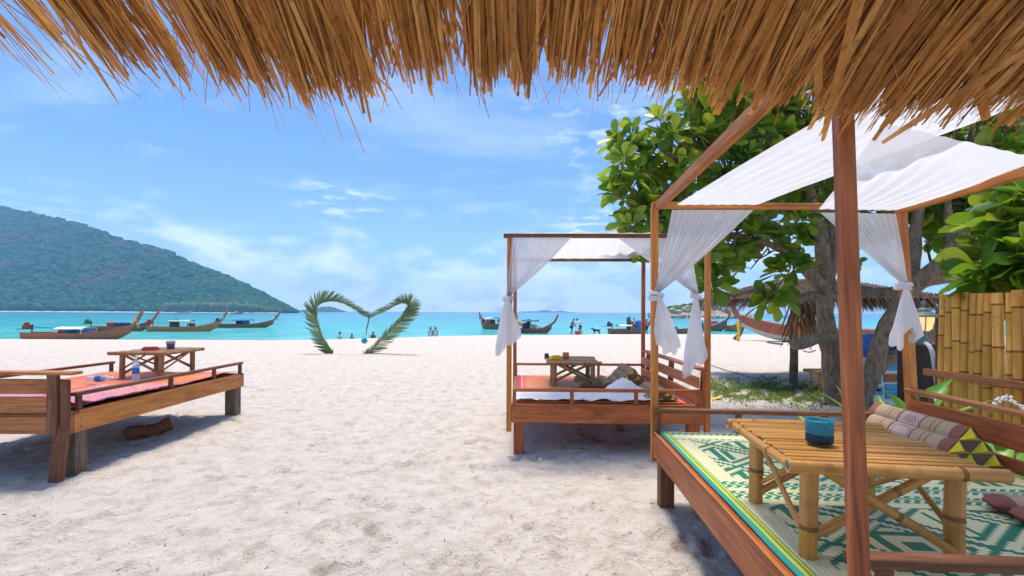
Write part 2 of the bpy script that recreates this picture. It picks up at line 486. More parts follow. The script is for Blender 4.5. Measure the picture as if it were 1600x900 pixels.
M_debris = straw('beach litter', (0.06, 0.04, 0.026), (0.18, 0.12, 0.075), (0.42, 0.30, 0.19), 0.0)

def cloth(name, col, transl=0.35, transp=0.0, weave=260.0, rough=0.85):
    m, nt = newmat(name)
    t = node(nt, 'ShaderNodeTexCoord').outputs['Object']
    n = noise_tex(nt, t, 9.0, 5.0, 0.6)
    f = noise_tex(nt, t, weave, 2.0)
    c = mix(nt, n, tuple(x * 0.9 for x in col), col)
    bn = node(nt, 'ShaderNodeBump', {'Height': math_n(nt, 'ADD', n, math_n(nt, 'MULTIPLY', f, 0.15)), 'Strength': 0.35, 'Distance': 0.02})
    b1 = node(nt, 'ShaderNodeBsdfPrincipled', {'Base Color': c, 'Roughness': rough, 'Specular IOR Level': 0.15, 'Normal': bn})
    tr = node(nt, 'ShaderNodeBsdfTranslucent', {0: c})
    s = node(nt, 'ShaderNodeMixShader', {0: transl, 1: b1, 2: tr}).outputs[0]
    if transp:
        s = node(nt, 'ShaderNodeMixShader', {0: transp, 1: s, 2: node(nt, 'ShaderNodeBsdfTransparent')}).outputs[0]
    node(nt, 'ShaderNodeOutputMaterial', {0: s})
    return m
M_sheer = cloth('white muslin', (0.90, 0.89, 0.92), 0.58, 0.14)
M_sheet = cloth('white bed sheet', (0.80, 0.80, 0.84), 0.1)

def green_mat():
    m, nt = newmat('green woven mat')
    t = node(nt, 'ShaderNodeTexCoord').outputs['Object']
    s = node(nt, 'ShaderNodeSeparateXYZ', {0: t})
    x, y = s.outputs[0], s.outputs[1]
    cream, green, teal = (0.86, 0.80, 0.46), (0.003, 0.20, 0.11), (0.003, 0.25, 0.16)
    # stepped diamond maze: coordinates snapped to the weave, then rings of equal step distance
    sxn = math_n(nt, 'SNAP', x, 0.021)
    syn = math_n(nt, 'SNAP', y, 0.017)
    u = math_n(nt, 'PINGPONG', math_n(nt, 'ADD', sxn, 0.05), 0.30)
    v = math_n(nt, 'PINGPONG', math_n(nt, 'ADD', syn, 0.12), 0.22)
    dist = math_n(nt, 'ADD', math_n(nt, 'MULTIPLY', u, 1.0), math_n(nt, 'MULTIPLY', v, 1.25))
    ring = math_n(nt, 'LESS_THAN', math_n(nt, 'FRACT', math_n(nt, 'MULTIPLY', dist, 11.0)), 0.50)
    inner = math_n(nt, 'LESS_THAN', math_n(nt, 'FRACT', math_n(nt, 'MULTIPLY', math_n(nt, 'MAXIMUM', u, math_n(nt, 'MULTIPLY', v, 1.1)), 12.0)), 0.46)
    sel = math_n(nt, 'GREATER_THAN', math_n(nt, 'FRACT', math_n(nt, 'MULTIPLY', dist, 2.4)), 0.5)
    motif = math_n(nt, 'ADD', math_n(nt, 'MULTIPLY', ring, sel), math_n(nt, 'MULTIPLY', inner, math_n(nt, 'SUBTRACT', 1.0, sel)))
    # hatched bands across the mat
    def band(y0, y1):
        return math_n(nt, 'MULTIPLY', math_n(nt, 'GREATER_THAN', y, y0), math_n(nt, 'LESS_THAN', y, y1))
    zig = math_n(nt, 'LESS_THAN', math_n(nt, 'FRACT', math_n(nt, 'ADD', math_n(nt, 'MULTIPLY', x, 22.0), math_n(nt, 'MULTIPLY', math_n(nt, 'PINGPONG', y, 0.03), 26.0))), 0.62)
    bands = math_n(nt, 'ADD', math_n(nt, 'ADD', band(0.74, 0.83), band(0.87, 0.96)), math_n(nt, 'ADD', band(1.87, 1.93), band(1.76, 1.78)))
    plainz = math_n(nt, 'ADD', math_n(nt, 'ADD', band(0.69, 1.0), band(1.74, 2.2)), band(-1.0, 0.0), clamp=True)
    edge = math_n(nt, 'ADD', math_n(nt, 'LESS_THAN', x, 0.16), math_n(nt, 'GREATER_THAN', x, 1.62), clamp=True)
    mo = math_n(nt, 'MULTIPLY', motif, math_n(nt, 'SUBTRACT', 1.0, math_n(nt, 'MAXIMUM', plainz, edge)))
    zz = math_n(nt, 'MULTIPLY', zig, bands)
    rib = math_n(nt, 'FRACT', math_n(nt, 'MULTIPLY', x, 48.0))
    base = mix(nt, math_n(nt, 'MULTIPLY', math_n(nt, 'LESS_THAN', rib, 0.4), 0.35), cream, (0.50, 0.50, 0.27))
    c = mix(nt, mo, base, green)
    c = mix(nt, zz, c, teal)
    # coloured selvedge
    ex = math_n(nt, 'MINIMUM', x, math_n(nt, 'SUBTRACT', 1.78, x))
    sel1 = ramp(nt, math_n(nt, 'MULTIPLY', ex, 10.0), [(0.0, (0.0, 0.30, 0.24)), (0.26, (0.62, 0.62, 0.05)), (0.42, (0.02, 0.26, 0.05)), (0.5, (0.66, 0.66, 0.08)), (0.6, (0.05, 0.36, 0.08))], 'CONSTANT')
    c = mix(nt, math_n(nt, 'LESS_THAN', ex, 0.066), c, sel1)
    wv = math_n(nt, 'ADD', math_n(nt, 'SINE', math_n(nt, 'MULTIPLY', x, 900.0)), math_n(nt, 'SINE', math_n(nt, 'MULTIPLY', y, 520.0)))
    c = mix(nt, math_n(nt, 'MULTIPLY', noise_tex(nt, t, 14.0, 5.0), 0.10), c, (0.45, 0.45, 0.30))
    finish(nt, c, 0.42, wv, 0.25, 0.0015, 0.4)
    return m
M_matgreen = green_mat()

def orange_mat(name, a, b, c2, border):
    m, nt = newmat(name)
    t = node(nt, 'ShaderNodeTexCoord').outputs['Object']
    s = node(nt, 'ShaderNodeSeparateXYZ', {0: t})
    x, y = s.outputs[0], s.outputs[1]
    big = noise_tex(nt, t, 1.5, 2.0)
    sxn, syn = math_n(nt, 'SNAP', x, 0.018), math_n(nt, 'SNAP', y, 0.018)
    u = math_n(nt, 'PINGPONG', sxn, 0.13); v = math_n(nt, 'PINGPONG', syn, 0.13)
    ring = math_n(nt, 'LESS_THAN', math_n(nt, 'FRACT', math_n(nt, 'MULTIPLY', math_n(nt, 'ADD', u, v), 12.0)), 0.42)
    c = mix(nt, node(nt, 'ShaderNodeMapRange', {0: big, 1: 0.35, 2: 0.65}).outputs[0], a, b)
    c = mix(nt, math_n(nt, 'MULTIPLY', ring, 0.5), c, c2)
    ex = math_n(nt, 'MINIMUM', x, math_n(nt, 'SUBTRACT', 1.76, x))
    sel1 = ramp(nt, math_n(nt, 'MULTIPLY', ex, 10.0), [(0.0, border), (0.3, (0.75, 0.35, 0.10)), (0.5, border)], 'CONSTANT')
    c = mix(nt, math_n(nt, 'LESS_THAN', ex, 0.075), c, sel1)
    wv = math_n(nt, 'ADD', math_n(nt, 'SINE', math_n(nt, 'MULTIPLY', x, 700.0)), math_n(nt, 'SINE', math_n(nt, 'MULTIPLY', y, 400.0)))
    finish(nt, c, 0.5, wv, 0.2, 0.0015, 0.3)
    return m
M_matorange = orange_mat('orange woven mat', (0.66, 0.19, 0.035), (0.70, 0.26, 0.06), (0.40, 0.07, 0.06), (0.72, 0.05, 0.13))
M_matred = orange_mat('red and orange woven mat', (0.60, 0.10, 0.05), (0.70, 0.27, 0.04), (0.55, 0.12, 0.16), (0.62, 0.12, 0.20))
M_pink = orange_mat('pink and violet cloth', (0.60, 0.24, 0.27), (0.66, 0.30, 0.20), (0.45, 0.14, 0.34), (0.60, 0.10, 0.14))

def cushion_mat(name, tan, maroon, pale):
    m, nt = newmat(name)
    t = node(nt, 'ShaderNodeTexCoord').outputs['Object']
    s = node(nt, 'ShaderNodeSeparateXYZ', {0: t})
    y = s.outputs[1]
    a = math_n(nt, 'ABSOLUTE', y)
    c = ramp(nt, math_n(nt, 'MULTIPLY', a, 2.0), [(0.0, pale), (0.16, maroon), (0.19, tan), (0.33, maroon), (0.345, tan), (0.40, maroon), (0.415, tan), (0.60, maroon)], 'CONSTANT')
    ck = node(nt, 'ShaderNodeTexChecker', {'Vector': node(nt, 'ShaderNodeMapping', {'Vector': t, 'Rotation': (0, 0, R(45))}), 'Scale': 70.0, 'Color1': (1, 1, 1, 1), 'Color2': (0, 0, 0, 1)}).outputs[1]
    c = mix(nt, math_n(nt, 'MULTIPLY', math_n(nt, 'MULTIPLY', ck, math_n(nt, 'LESS_THAN', a, 0.078)), 0.75), c, maroon)
    n = noise_tex(nt, t, 180.0, 2.0)
    c = mix(nt, math_n(nt, 'MULTIPLY', n, 0.3), c, tuple(x * 0.6 for x in tan))
    finish(nt, c, 0.9, n, 0.3, 0.002, 0.1)
    return m
M_cush = cushion_mat('tan and maroon cushion', (0.44, 0.32, 0.21), (0.26, 0.085, 0.075), (0.62, 0.50, 0.46))
M_cushg = cushion_mat('olive cushion', (0.33, 0.26, 0.17), (0.20, 0.13, 0.10), (0.40, 0.33, 0.24))
M_maroon = plain('maroon cotton', (0.26, 0.085, 0.075), 0.9, 0.1, 0.12, 60)
M_yellow = plain('yellow satin', (0.80, 0.62, 0.02), 0.5, 0.4, 0.12, 40)
M_taupe = plain('taupe cotton', (0.20, 0.15, 0.115), 0.9, 0.1, 0.15, 60)
M_olive = plain('olive satin', (0.50, 0.36, 0.06), 0.6, 0.3, 0.15, 40)
M_teal = plain('turquoise coconut shell', (0.005, 0.22, 0.30), 0.5, 0.4, 0.35, 120)
M_tealdark = plain('dark blue rim', (0.006, 0.035, 0.06), 0.6, 0.4, 0.3, 80)
M_ball = plain('turquoise paint', (0.01, 0.33, 0.42), 0.5, 0.4)
M_white = plain('white paint', (0.78, 0.77, 0.74), 0.5, 0.4, 0.06)
M_blue = plain('blue tarpaulin', (0.02, 0.16, 0.50), 0.5, 0.4, 0.15)
M_dkblue = plain('dark blue cloth', (0.02, 0.05, 0.18), 0.7, 0.3)
M_cyan = plain('sky blue print', (0.04, 0.38, 0.62), 0.4, 0.4, 0.2, 12)
M_red = plain('red plastic', (0.55, 0.03, 0.025), 0.4, 0.45)
M_redp = plain('faded red boat paint', (0.38, 0.125, 0.085), 0.6, 0.3, 0.3, 5)
M_pinkp = plain('faded pink deck paint', (0.50, 0.25, 0.27), 0.65, 0.3, 0.25, 5)
M_mint = plain('pale mint boat paint', (0.50, 0.55, 0.46), 0.65, 0.3, 0.25, 5)
M_hullbr = wood('brown varnished hull', (0.22, 0.075, 0.042), (0.38, 0.13, 0.07), (0.50, 0.20, 0.10), 0.5, 0.3, 6)
M_hullor = wood('orange varnished hull', (0.42, 0.13, 0.05), (0.62, 0.23, 0.085), (0.74, 0.34, 0.14), 0.5, 0.3, 6)
M_metal = plain('dark engine metal', (0.06, 0.055, 0.05), 0.45, 0.5, 0.3, 12)
M_rust = plain('rusty engine', (0.25, 0.07, 0.035), 0.6, 0.3, 0.4, 10)
M_green = plain('green paint', (0.03, 0.20, 0.07), 0.5, 0.4)
M_skin = plain('skin', (0.30, 0.16, 0.10), 0.55, 0.3, 0.1)
M_skind = plain('tanned skin', (0.17, 0.085, 0.05), 0.5, 0.35, 0.1)
M_hair = plain('black hair', (0.012, 0.01, 0.009), 0.5, 0.4)
M_shirtw = plain('white shirt', (0.75, 0.75, 0.77), 0.85, 0.1, 0.08)
M_shirto = plain('orange shirt', (0.72, 0.17, 0.03), 0.85, 0.1)
M_navy = plain('navy shorts', (0.02, 0.05, 0.12), 0.8, 0.1)
M_brownc = plain('brown shorts', (0.20, 0.075, 0.04), 0.8, 0.1)
M_violet = plain('violet plastic', (0.16, 0.05, 0.14), 0.3, 0.5)
M_amber = plain('amber glass', (0.55, 0.14, 0.015), 0.15, 0.5)
M_lemon = plain('yellow packet', (0.85, 0.50, 0.02), 0.4, 0.4)
M_black = plain('black dog coat', (0.012, 0.011, 0.012), 0.6, 0.3)
M_lampm = plain('verdigris lamp metal', (0.22, 0.29, 0.30), 0.5, 0.5, 0.3, 30)
M_pipe = plain('white plastic pipe', (0.74, 0.75, 0.74), 0.35, 0.4, 0.08, 20)
M_steel = plain('galvanised plate', (0.20, 0.22, 0.24), 0.5, 0.5, 0.3, 20)
M_coral = plain('bleached coral', (0.78, 0.74, 0.70), 0.8, 0.2, 0.15, 30)
M_rope = plain('grey rope', (0.30, 0.26, 0.22), 0.9, 0.1)
def glassy(name, col, rough=0.05, alpha=0.5):
    m, nt = newmat(name)
    b = node(nt, 'ShaderNodeBsdfPrincipled', {'Base Color': tuple(col) + (1,), 'Roughness': rough, 'Specular IOR Level': 0.5})
    t = node(nt, 'ShaderNodeBsdfTransparent', {0: tuple(min(1, x * 0.25 + 0.72) for x in col) + (1,)})
    node(nt, 'ShaderNodeOutputMaterial', {0: node(nt, 'ShaderNodeMixShader', {0: alpha, 1: b, 2: t})})
    return m
M_pet = glassy('clear plastic bottle', (0.75, 0.85, 0.92), 0.08, 0.6)
M_petlabel = plain('blue bottle label', (0.03, 0.22, 0.60), 0.4, 0.4, 0.4, 60)
m_, nt_ = newmat('lit lamp glass')
M_glow = m_
bb_ = node(nt_, 'ShaderNodeBsdfPrincipled', {'Base Color': (0.75, 0.55, 0.3, 1), 'Roughness': 0.3, 'Emission Color': (1.0, 0.62, 0.25, 1), 'Emission Strength': 0.65})
node(nt_, 'ShaderNodeOutputMaterial', {0: bb_})
# ------------------------------------------------------------------ setting: sand, sea, hills
SEA_Z = -1.2
_lat = nrng.random((512, 512))
def vnoise(x, y):
    xi, yi = np.floor(x).astype(int), np.floor(y).astype(int)
    fx, fy = x - xi, y - yi
    fx, fy = fx * fx * (3 - 2 * fx), fy * fy * (3 - 2 * fy)
    a, b = _lat[xi % 512, yi % 512], _lat[(xi + 1) % 512, yi % 512]
    c, d = _lat[xi % 512, (yi + 1) % 512], _lat[(xi + 1) % 512, (yi + 1) % 512]
    return (a * (1 - fx) + b * fx) * (1 - fy) + (c * (1 - fx) + d * fx) * fy - 0.5
def fbm(x, y, o=4, g=0.5):
    s, a = 0, 1.0
    for k in range(o):
        s = s + a * vnoise(x * 2 ** k + 17.3 * k, y * 2 ** k + 9.1 * k)
        a *= g
    return s
def sstep(a, b, x):
    t = np.clip((x - a) / (b - a), 0, 1)
    return t * t * (3 - 2 * t)
def crest(X):
    return 21.6 + 6.0 * sstep(-13, 0.5, X) + 2.2 * sstep(0, 12, X)
def ground_z(X, Y):
    X, Y = np.asarray(X, float), np.asarray(Y, float)
    d = Y - crest(X)
    base = -(1.47 / crest(X)) * np.where(d > 2, d - 1, np.clip(d, 0, 2) ** 2 / 4) - 0.03 * np.clip(d - 22, 0, 100)
    lump = 0.07 * fbm(X * 0.7, Y * 0.7, 2) + 0.022 * fbm(X * 2.6 + 5, Y * 2.6, 3) + 0.020 * fbm(X * 6.5, Y * 6.5 + 3, 3)
    fade = 1 - 0.82 * sstep(9, 19, Y)
    return base + lump * fade

def beach():
    nr, nc = 560, 640
    ys = np.concatenate([np.linspace(-9, 0.9, 24), 1.0 * (62.0 / 1.0) ** (np.linspace(0, 1, nr))])
    s = np.linspace(-1, 1, nc)
    s = s * (0.72 + 0.28 * np.abs(s))
    Yg = np.repeat(ys[:, None], nc, 1)
    Xg = s[None, :] * (1.55 * np.maximum(Yg, 1) + 3.5)
    Z = ground_z(Xg, Yg)
    rr = np.random.default_rng(3)
    for k in range(1300):                              # footprints and scuffs, deepest close by
        cy = 1.8 * (15 / 1.8) ** rr.random()
        cx = rr.uniform(-1, 1) * (1.15 * cy + 0.5)
        a = rr.uniform(0, np.pi); L, Wd = rr.uniform(0.05, 0.13), rr.uniform(0.035, 0.07)
        dep = rr.uniform(0.003, 0.018) * (1 - 0.6 * sstep(8, 15, np.array(cy)))
        i0, i1 = np.searchsorted(ys, cy - 0.45), np.searchsorted(ys, cy + 0.45)
        dx, dy = Xg[i0:i1] - cx, Yg[i0:i1] - cy
        u = (dx * np.cos(a) + dy * np.sin(a)) / L; v = (-dx * np.sin(a) + dy * np.cos(a)) / Wd
        q = u * u + v * v
        Z[i0:i1] += dep * (-1.25 * np.exp(-q * 1.1) + 0.75 * np.exp(-(np.sqrt(q) - 1.55) ** 2 * 5.0) * (1 + 0.5 * np.sin(3 * np.arctan2(v, u) + k)))
    for tr in range(34):                               # trails of footprints: heel, ball, pushed-up rim
        cx, cy, hd = rr.uniform(-5.5, 4.0), rr.uniform(2.2, 10.5), rr.uniform(0, 2 * np.pi)
        for k in range(9):
            hd += rr.normal() * 0.12
            cx += np.cos(hd) * 0.62; cy += np.sin(hd) * 0.62
            if cy < 1.6 or cy > 14: continue
            sd = 0.10 if k % 2 else -0.10
            fx, fy = cx - np.sin(hd) * sd, cy + np.cos(hd) * sd
            i0, i1 = np.searchsorted(ys, fy - 0.4), np.searchsorted(ys, fy + 0.4)
            dx, dy = Xg[i0:i1] - fx, Yg[i0:i1] - fy
            u = dx * np.cos(hd) + dy * np.sin(hd); v = -dx * np.sin(hd) + dy * np.cos(hd)
            q1, q2 = ((u - 0.055) / 0.075) ** 2 + (v / 0.050) ** 2, ((u + 0.085) / 0.050) ** 2 + (v / 0.036) ** 2
            q = np.minimum(q1, q2)
            dep = rr.uniform(0.018, 0.042)
            Z[i0:i1] += dep * (-1.0 / (1 + np.exp((q - 1.0) * 5)) + 0.45 * np.exp(-(np.sqrt(q) - 1.45) ** 2 * 10.0) * (0.7 + 0.6 * (u > 0)))
    V = np.stack([Xg, Yg, Z], -1).reshape(-1, 3)
    n_r = len(ys)
    i = (np.arange(n_r - 1)[:, None] * nc + np.arange(nc - 1)[None, :]).ravel()
    Fq = np.stack([i, i + 1, i + nc + 1, i + nc], 1)
    me = np_mesh('sand', V, Fq, M_sand)
    o = obj('sand', me, smooth=True)
    tag(o, 'pale trampled coral sand of the beach', 'sand', kind='structure')
    return o
beach()

def gz(x, y):
    return float(ground_z(np.array([x]), np.array([y]))[0])

def sea():
    ys = np.concatenate([np.linspace(20, 200, 40), np.geomspace(215, 5200, 30)])
    rows = [[(x * (60 + 1.6 * y), y, SEA_Z) for x in np.linspace(-1, 1, 40)] for y in ys]
    mb = MB(); mb.grid(rows)
    tag(mb.build('sea', M_sea, smooth=True), 'turquoise sea water of the bay', 'sea', kind='structure')
sea()

# unit crowns used by every mass of far trees
def ico(sub):
    bm = bmesh.new(); bmesh.ops.create_icosphere(bm, subdivisions=sub, radius=1.0)
    V = np.array([v.co[:] for v in bm.verts]); Fa = np.array([[v.index for v in f.verts] for f in bm.faces]); bm.free()
    return V, Fa
ICO1, ICO2 = ico(1), ico(2)
def crowns(name, pts, rad, flat, mat, parent=None, ic=ICO2, seed=1, rough=0.28):
    V0, F0 = ic
    r2 = np.random.default_rng(seed)
    pts = np.asarray(pts); rad = np.asarray(rad)
    n = len(pts)
    jit = 1 + rough * (r2.random((n, len(V0), 1)) - 0.5) * 2
    V = V0[None] * jit * rad[:, None, None]
    V[:, :, 2] *= flat
    V = (V + pts[:, None, :]).reshape(-1, 3)
    Fq = (F0[None] + (np.arange(n) * len(V0))[:, None, None]).reshape(-1, 3)
    return obj(name, np_mesh(name, V, Fq, mat), None, parent, smooth=False)

SKYLINE = [(-900, 468), (-640, 420), (-420, 366), (-250, 328), (-120, 316), (0, 324), (39, 333), (81, 339), (126, 348), (156, 360), (195, 373), (225, 381), (261, 393), (288, 405), (315, 417), (345, 427), (381, 444), (414, 459), (444, 472), (468, 484.6)]
skx, sky_ = np.array([p[0] for p in SKYLINE], float), np.array([p[1] for p in SKYLINE], float)
def hill_point(px, t):
    """px: column of the view that the slope faces, t: 0 shore .. 1 ridge .. 1.6 far side"""
    px, t = np.asarray(px, float), np.asarray(t, float)
    r = np.clip((484.6 - np.interp(px, skx, sky_)) / F, 0, 1)
    yr = 640 + 420 * np.clip(r * 4.4, 0.05, 1)
    ys = 600 + 20 * np.sin(px * 0.013)
    Y = ys + (yr - ys) * t
    X = (px - 800) / F * Y
    hr = r * yr
    prof = np.where(t <= 1, (0.18 * t + 0.82 * t ** 1.15), 1 - 1.1 * (t - 1))
    Z = hr * prof + 7 * fbm(X * 0.016, Y * 0.016, 3) * np.minimum(1, hr / 40) * np.clip(t * 2, 0, 1) * (t < 1.0)
    return X, Y, Z + SEA_Z + 0.6
def hill():
    pxs = np.linspace(-900, 468, 260); ts = np.linspace(-0.02, 1.6, 60)
    A, T = np.meshgrid(pxs, ts)
    X, Y, Z = hill_point(A, T)
    Z[0] = SEA_Z - 2
    V = np.stack([X, Y, Z], -1).reshape(-1, 3); nc = len(pxs)
    i = (np.arange(len(ts) - 1)[:, None] * nc + np.arange(nc - 1)[None, :]).ravel()
    tag(obj('hill', np_mesh('hill', V, np.stack([i, i + 1, i + nc + 1, i + nc], 1), M_hill), smooth=True), 'long forested hill across the bay on the left', 'hill', kind='structure')
    r2 = np.random.default_rng(5)
    n = 11000
    px = r2.uniform(-260, 466, n); t = r2.uniform(0.012, 1.05, n)
    X, Y, Z = hill_point(px, t)
    rad = r2.uniform(2.6, 5.2, n) * np.clip((470 - px) / 60, 0.45, 1)
    o = crowns('forest', np.stack([X, Y, Z + rad * 0.35], -1), rad, 0.85, M_forest, ic=ICO2, seed=2, rough=0.2)
    tag(o, 'dense dark green forest covering the hill across the bay', 'forest', kind='stuff')
    n = 420
    px = r2.uniform(262, 440, n); X, Y, Z = hill_point(px, r2.uniform(0.006, 0.02, n))
    h = r2.uniform(3.2, 5.6, n) * np.clip((452 - px) / 60, 0.5, 1)
    o = crowns('shore_wood', np.stack([X, Y - 4, Z + h * 0.9], -1), h, 1.3, M_casu, ic=ICO1, seed=4)
    tag(o, 'pale row of shore trees at the foot of the hill', 'trees', kind='stuff')
    xs = np.linspace(-60, 440, 160)
    a = [np.array(hill_point(xs, np.full_like(xs, -0.06 + 0.02 * k))) for k in range(4)]
    zz = (-0.6, 0.25, 0.7, 0.9)
    rows = [[(a[k][0][j], a[k][1][j] - 3, SEA_Z + zz[k] + 0.15 * math.sin(j * 0.9)) for j in range(160)] for k in range(4)]
    mb = MB(); mb.grid(rows)
    tag(mb.build('far_beach', M_shore, smooth=True), 'thin pale beach along the foot of the hill', 'beach', kind='structure')
hill()

def island(name, label, prof, Y, depth, mat, seed):
    r2 = random.Random(seed)
    rows = []
    N = 90
    xs = np.linspace(prof[0][0], prof[-1][0], N)
    hs_ = np.interp(xs, [p[0] for p in prof], [p[1] for p in prof])
    base = np.array([HZ + (x - 800) * math.tan(ROLL) for x in xs])
    for k in range(9):
        t = k / 8
        e = math.sin(math.pi * t) ** 0.6
        row = []
        for x, h, b in zip(xs, hs_, base):
            y = Y + depth * (t - 0.5)
            hh = max(0.0, (b - h) / F * Y) * e
            hh *= 1 + 0.12 * fnoise((x * 0.12, t * 3, seed), 1.0, 4)
            row.append(((x - 800) / F * y, y, SEA_Z - 0.5 + hh))
        rows.append(row)
    mb = MB(); mb.grid(rows)
    return tag(mb.build(name, mat, smooth=True), label, 'island', kind='structure')
island('island', 'blue distant island behind the right end of the hill', [(452, 486), (468, 484), (482, 481), (500, 478.5), (513, 477), (525, 480), (537, 484), (546, 486.5)], 1500, 260, M_isle, 1)
island('island', 'faint jagged island on the open horizon', [(808, 487), (815, 485.8), (840, 485.6), (848, 483.6), (858, 484.6), (866, 486), (876, 484.4), (886, 486.4), (900, 487.4)], 3300, 300, M_isle, 2)

def rocky_islet():
    """green islet with boulders, on the right behind the beds"""
    Y = 235
    root = empty('rocky_islet', (P(1085, 495, Y).x, Y, SEA_Z))
    tag(root, 'small rocky islet with green bushes behind the hanging curtains', 'islet')
    r2 = random.Random(11)
    prof = [(1003, 495), (1012, 490), (1025, 483), (1045, 477), (1060, 474), (1100, 470), (1118, 474), (1135, 482), (1150, 489), (1166, 495)]
    cx = root.location.x
    mb = MB()
    rows = []
    xs = np.linspace(1003, 1166, 40)
    hs_ = np.interp(xs, [p[0] for p in prof], [p[1] for p in prof])
    for k in range(11):
        t = k / 10
        e = math.sin(math.pi * t) ** 0.5
        rows.append([((x - 800) / F * Y - cx, 26 * (t - 0.5), -0.4 + max(0, (495 - h) / F * Y - 2.2) * e) for x, h in zip(xs, hs_)])
    mb.grid(rows)
    mb.build('ground', M_rock, root, smooth=True)
    k = 0
    for i in range(150):
        x = r2.uniform(1004, 1164)
        top = np.interp(x, [p[0] for p in prof], [p[1] for p in prof])
        low = i < 95
        fy = r2.uniform(-13.5, -9) if low else r2.uniform(-9, -3)
        z = r2.uniform(-0.2, 1.2) if low else max(0.3, (495 - top) / F * Y * r2.uniform(0.25, 0.7))
        if not low and 1070 < x < 1120 and r2.random() < 0.6:
            continue
        rb = r2.uniform(0.6, 1.7) if low else r2.uniform(0.9, 2.2)
        V, Fa = ICO2 if i % 2 else ICO1
        m = MB()
        m.add([(v[0] * rb * 1.2 * (1 + 0.25 * fnoise(v * 1.5 + i)), v[1] * rb, v[2] * rb * 0.8 * (1 + 0.25 * fnoise(v * 1.7 - i))) for v in V], [tuple(f) for f in Fa])
        m.build('rock', M_rock, root, loc=((x - 800) / F * Y - cx, fy, z), rot=(0, 0, r2.uniform(0, 6)))
    pts, rad = [], []
    for i in range(900):
        x = r2.uniform(1016, 1150)
        top = np.interp(x, [p[0] for p in prof], [p[1] for p in prof])
        H = (495 - top) / F * Y
        f = r2.uniform(0.30, 0.97)
        if f < 0.55 and fnoise((x * 0.08, 3, 1)) > -0.05:
            continue
        pts.append(((x - 800) / F * Y - cx, -9 + 11 * f + r2.uniform(-1, 1), H * f - 0.6)); rad.append(r2.uniform(0.45, 1.25))
    o = crowns('bushes', pts, rad, 0.8, M_bush, root, ic=ICO2, seed=8, rough=0.35)
    o['kind'] = 'stuff'
rocky_islet()
# ------------------------------------------------------------------ daybeds
_b = MB(); _b.lathe([(0.009, -0.004), (0.010, 0.003), (0.006, 0.006)], 10); BOLT = _b.mesh('bolt'); BOLT.materials.append(M_steel)
def bed_parts(root, W, D, H, beam_h, mats, near_rail=None, far_rail=None, left_rail=None, right_rail=None, leg=(0.11, 0.11), leg_mat=None, deck=True, near_beam=True):
    wf, ws, wl = mats                                   # front timber, side timber, rails
    zb = H - 0.02 - beam_h / 2
    for (x, y) in ((leg[0] / 2 + 0.022, leg[1] / 2 + 0.042), (W - leg[0] / 2 - 0.022, leg[1] / 2 + 0.042), (leg[0] / 2 + 0.022, D - leg[1] / 2 - 0.042), (W - leg[0] / 2 - 0.022, D - leg[1] / 2 - 0.042)):
        timber('leg', (x, y, -0.06), (x, y, H - 0.04), leg[0], leg[1], leg_mat or wf, root, up=(1, 0, 0))
    if near_beam:
        timber('beam', (0.0, 0.018, zb), (W, 0.018, zb), 0.036, beam_h, wf, root)
    timber('beam', (0.0, D - 0.018, zb), (W, D - 0.018, zb), 0.036, beam_h, wf, root)
    timber('beam', (0.016, 0.038, zb + 0.002), (0.016, D - 0.038, zb + 0.002), 0.036, beam_h, ws, root)
    timber('beam', (W - 0.016, 0.038, zb + 0.002), (W - 0.016, D - 0.038, zb + 0.002), 0.036, beam_h, ws, root)
    # flat ledge on the beams
    timber('ledge', (0.0, 0.04, H - 0.010), (W, 0.04, H - 0.010), 0.085, 0.022, wl, root)
    timber('ledge', (0.0, D - 0.04, H - 0.010), (W, D - 0.04, H - 0.010), 0.085, 0.022, wl, root)
    timber('ledge', (0.034, 0.086, H - 0.010), (0.034, D - 0.086, H - 0.010), 0.07, 0.022, ws, root)
    timber('ledge', (W - 0.034, 0.086, H - 0.010), (W - 0.034, D - 0.086, H - 0.010), 0.07, 0.022, ws, root)
    for bx, by, ax in ((0.075, -0.001, 1), (W - 0.075, -0.001, 1), (-0.003, 0.10, 0), (W + 0.003, 0.10, 0), (-0.003, D - 0.10, 0), (W + 0.003, D - 0.10, 0)):
        for dz in (-0.035, 0.035):
            o = obj('bolt', BOLT, None, root, (bx, by, zb + dz))
            o.rotation_euler = (R(90), 0, 0) if ax else (0, R(90) if bx > 0.5 else R(-90), 0)
    n = 9
    for k in range(n):
        y = 0.10 + (D - 0.20) * (k + 0.5) / n
        timber('plank', (0.07, y, H - 0.028), (W - 0.07, y, H - 0.028), (D - 0.20) / n - 0.012, 0.018, wl, root)
    def rail(a, b, zr, posts, w=0.055, t=0.032):
        a, b = Vector(a), Vector(b)
        timber('rail', a + Vector((0, 0, zr - t / 2)), b + Vector((0, 0, zr - t / 2)), w, t, wl, root)
        for f in posts:
            p = a.lerp(b, f)
            timber('rail_post', p + Vector((0, 0, H + 0.001)), p + Vector((0, 0, zr - t)), 0.036, 0.04, wl, root)
    if near_rail: rail((near_rail[2] if len(near_rail) > 2 else 0.01, 0.03, 0), (W - 0.01, 0.03, 0), *near_rail[:2])
    if far_rail: rail((0.01, D - 0.03, 0), (W - 0.01, D - 0.03, 0), *far_rail)
    if left_rail: rail((0.03, 0.06, 0), (0.03, D - 0.01, 0), *left_rail)
    if right_rail: rail((W - 0.03, 0.06, 0), (W - 0.03, D - 0.01, 0), *right_rail)

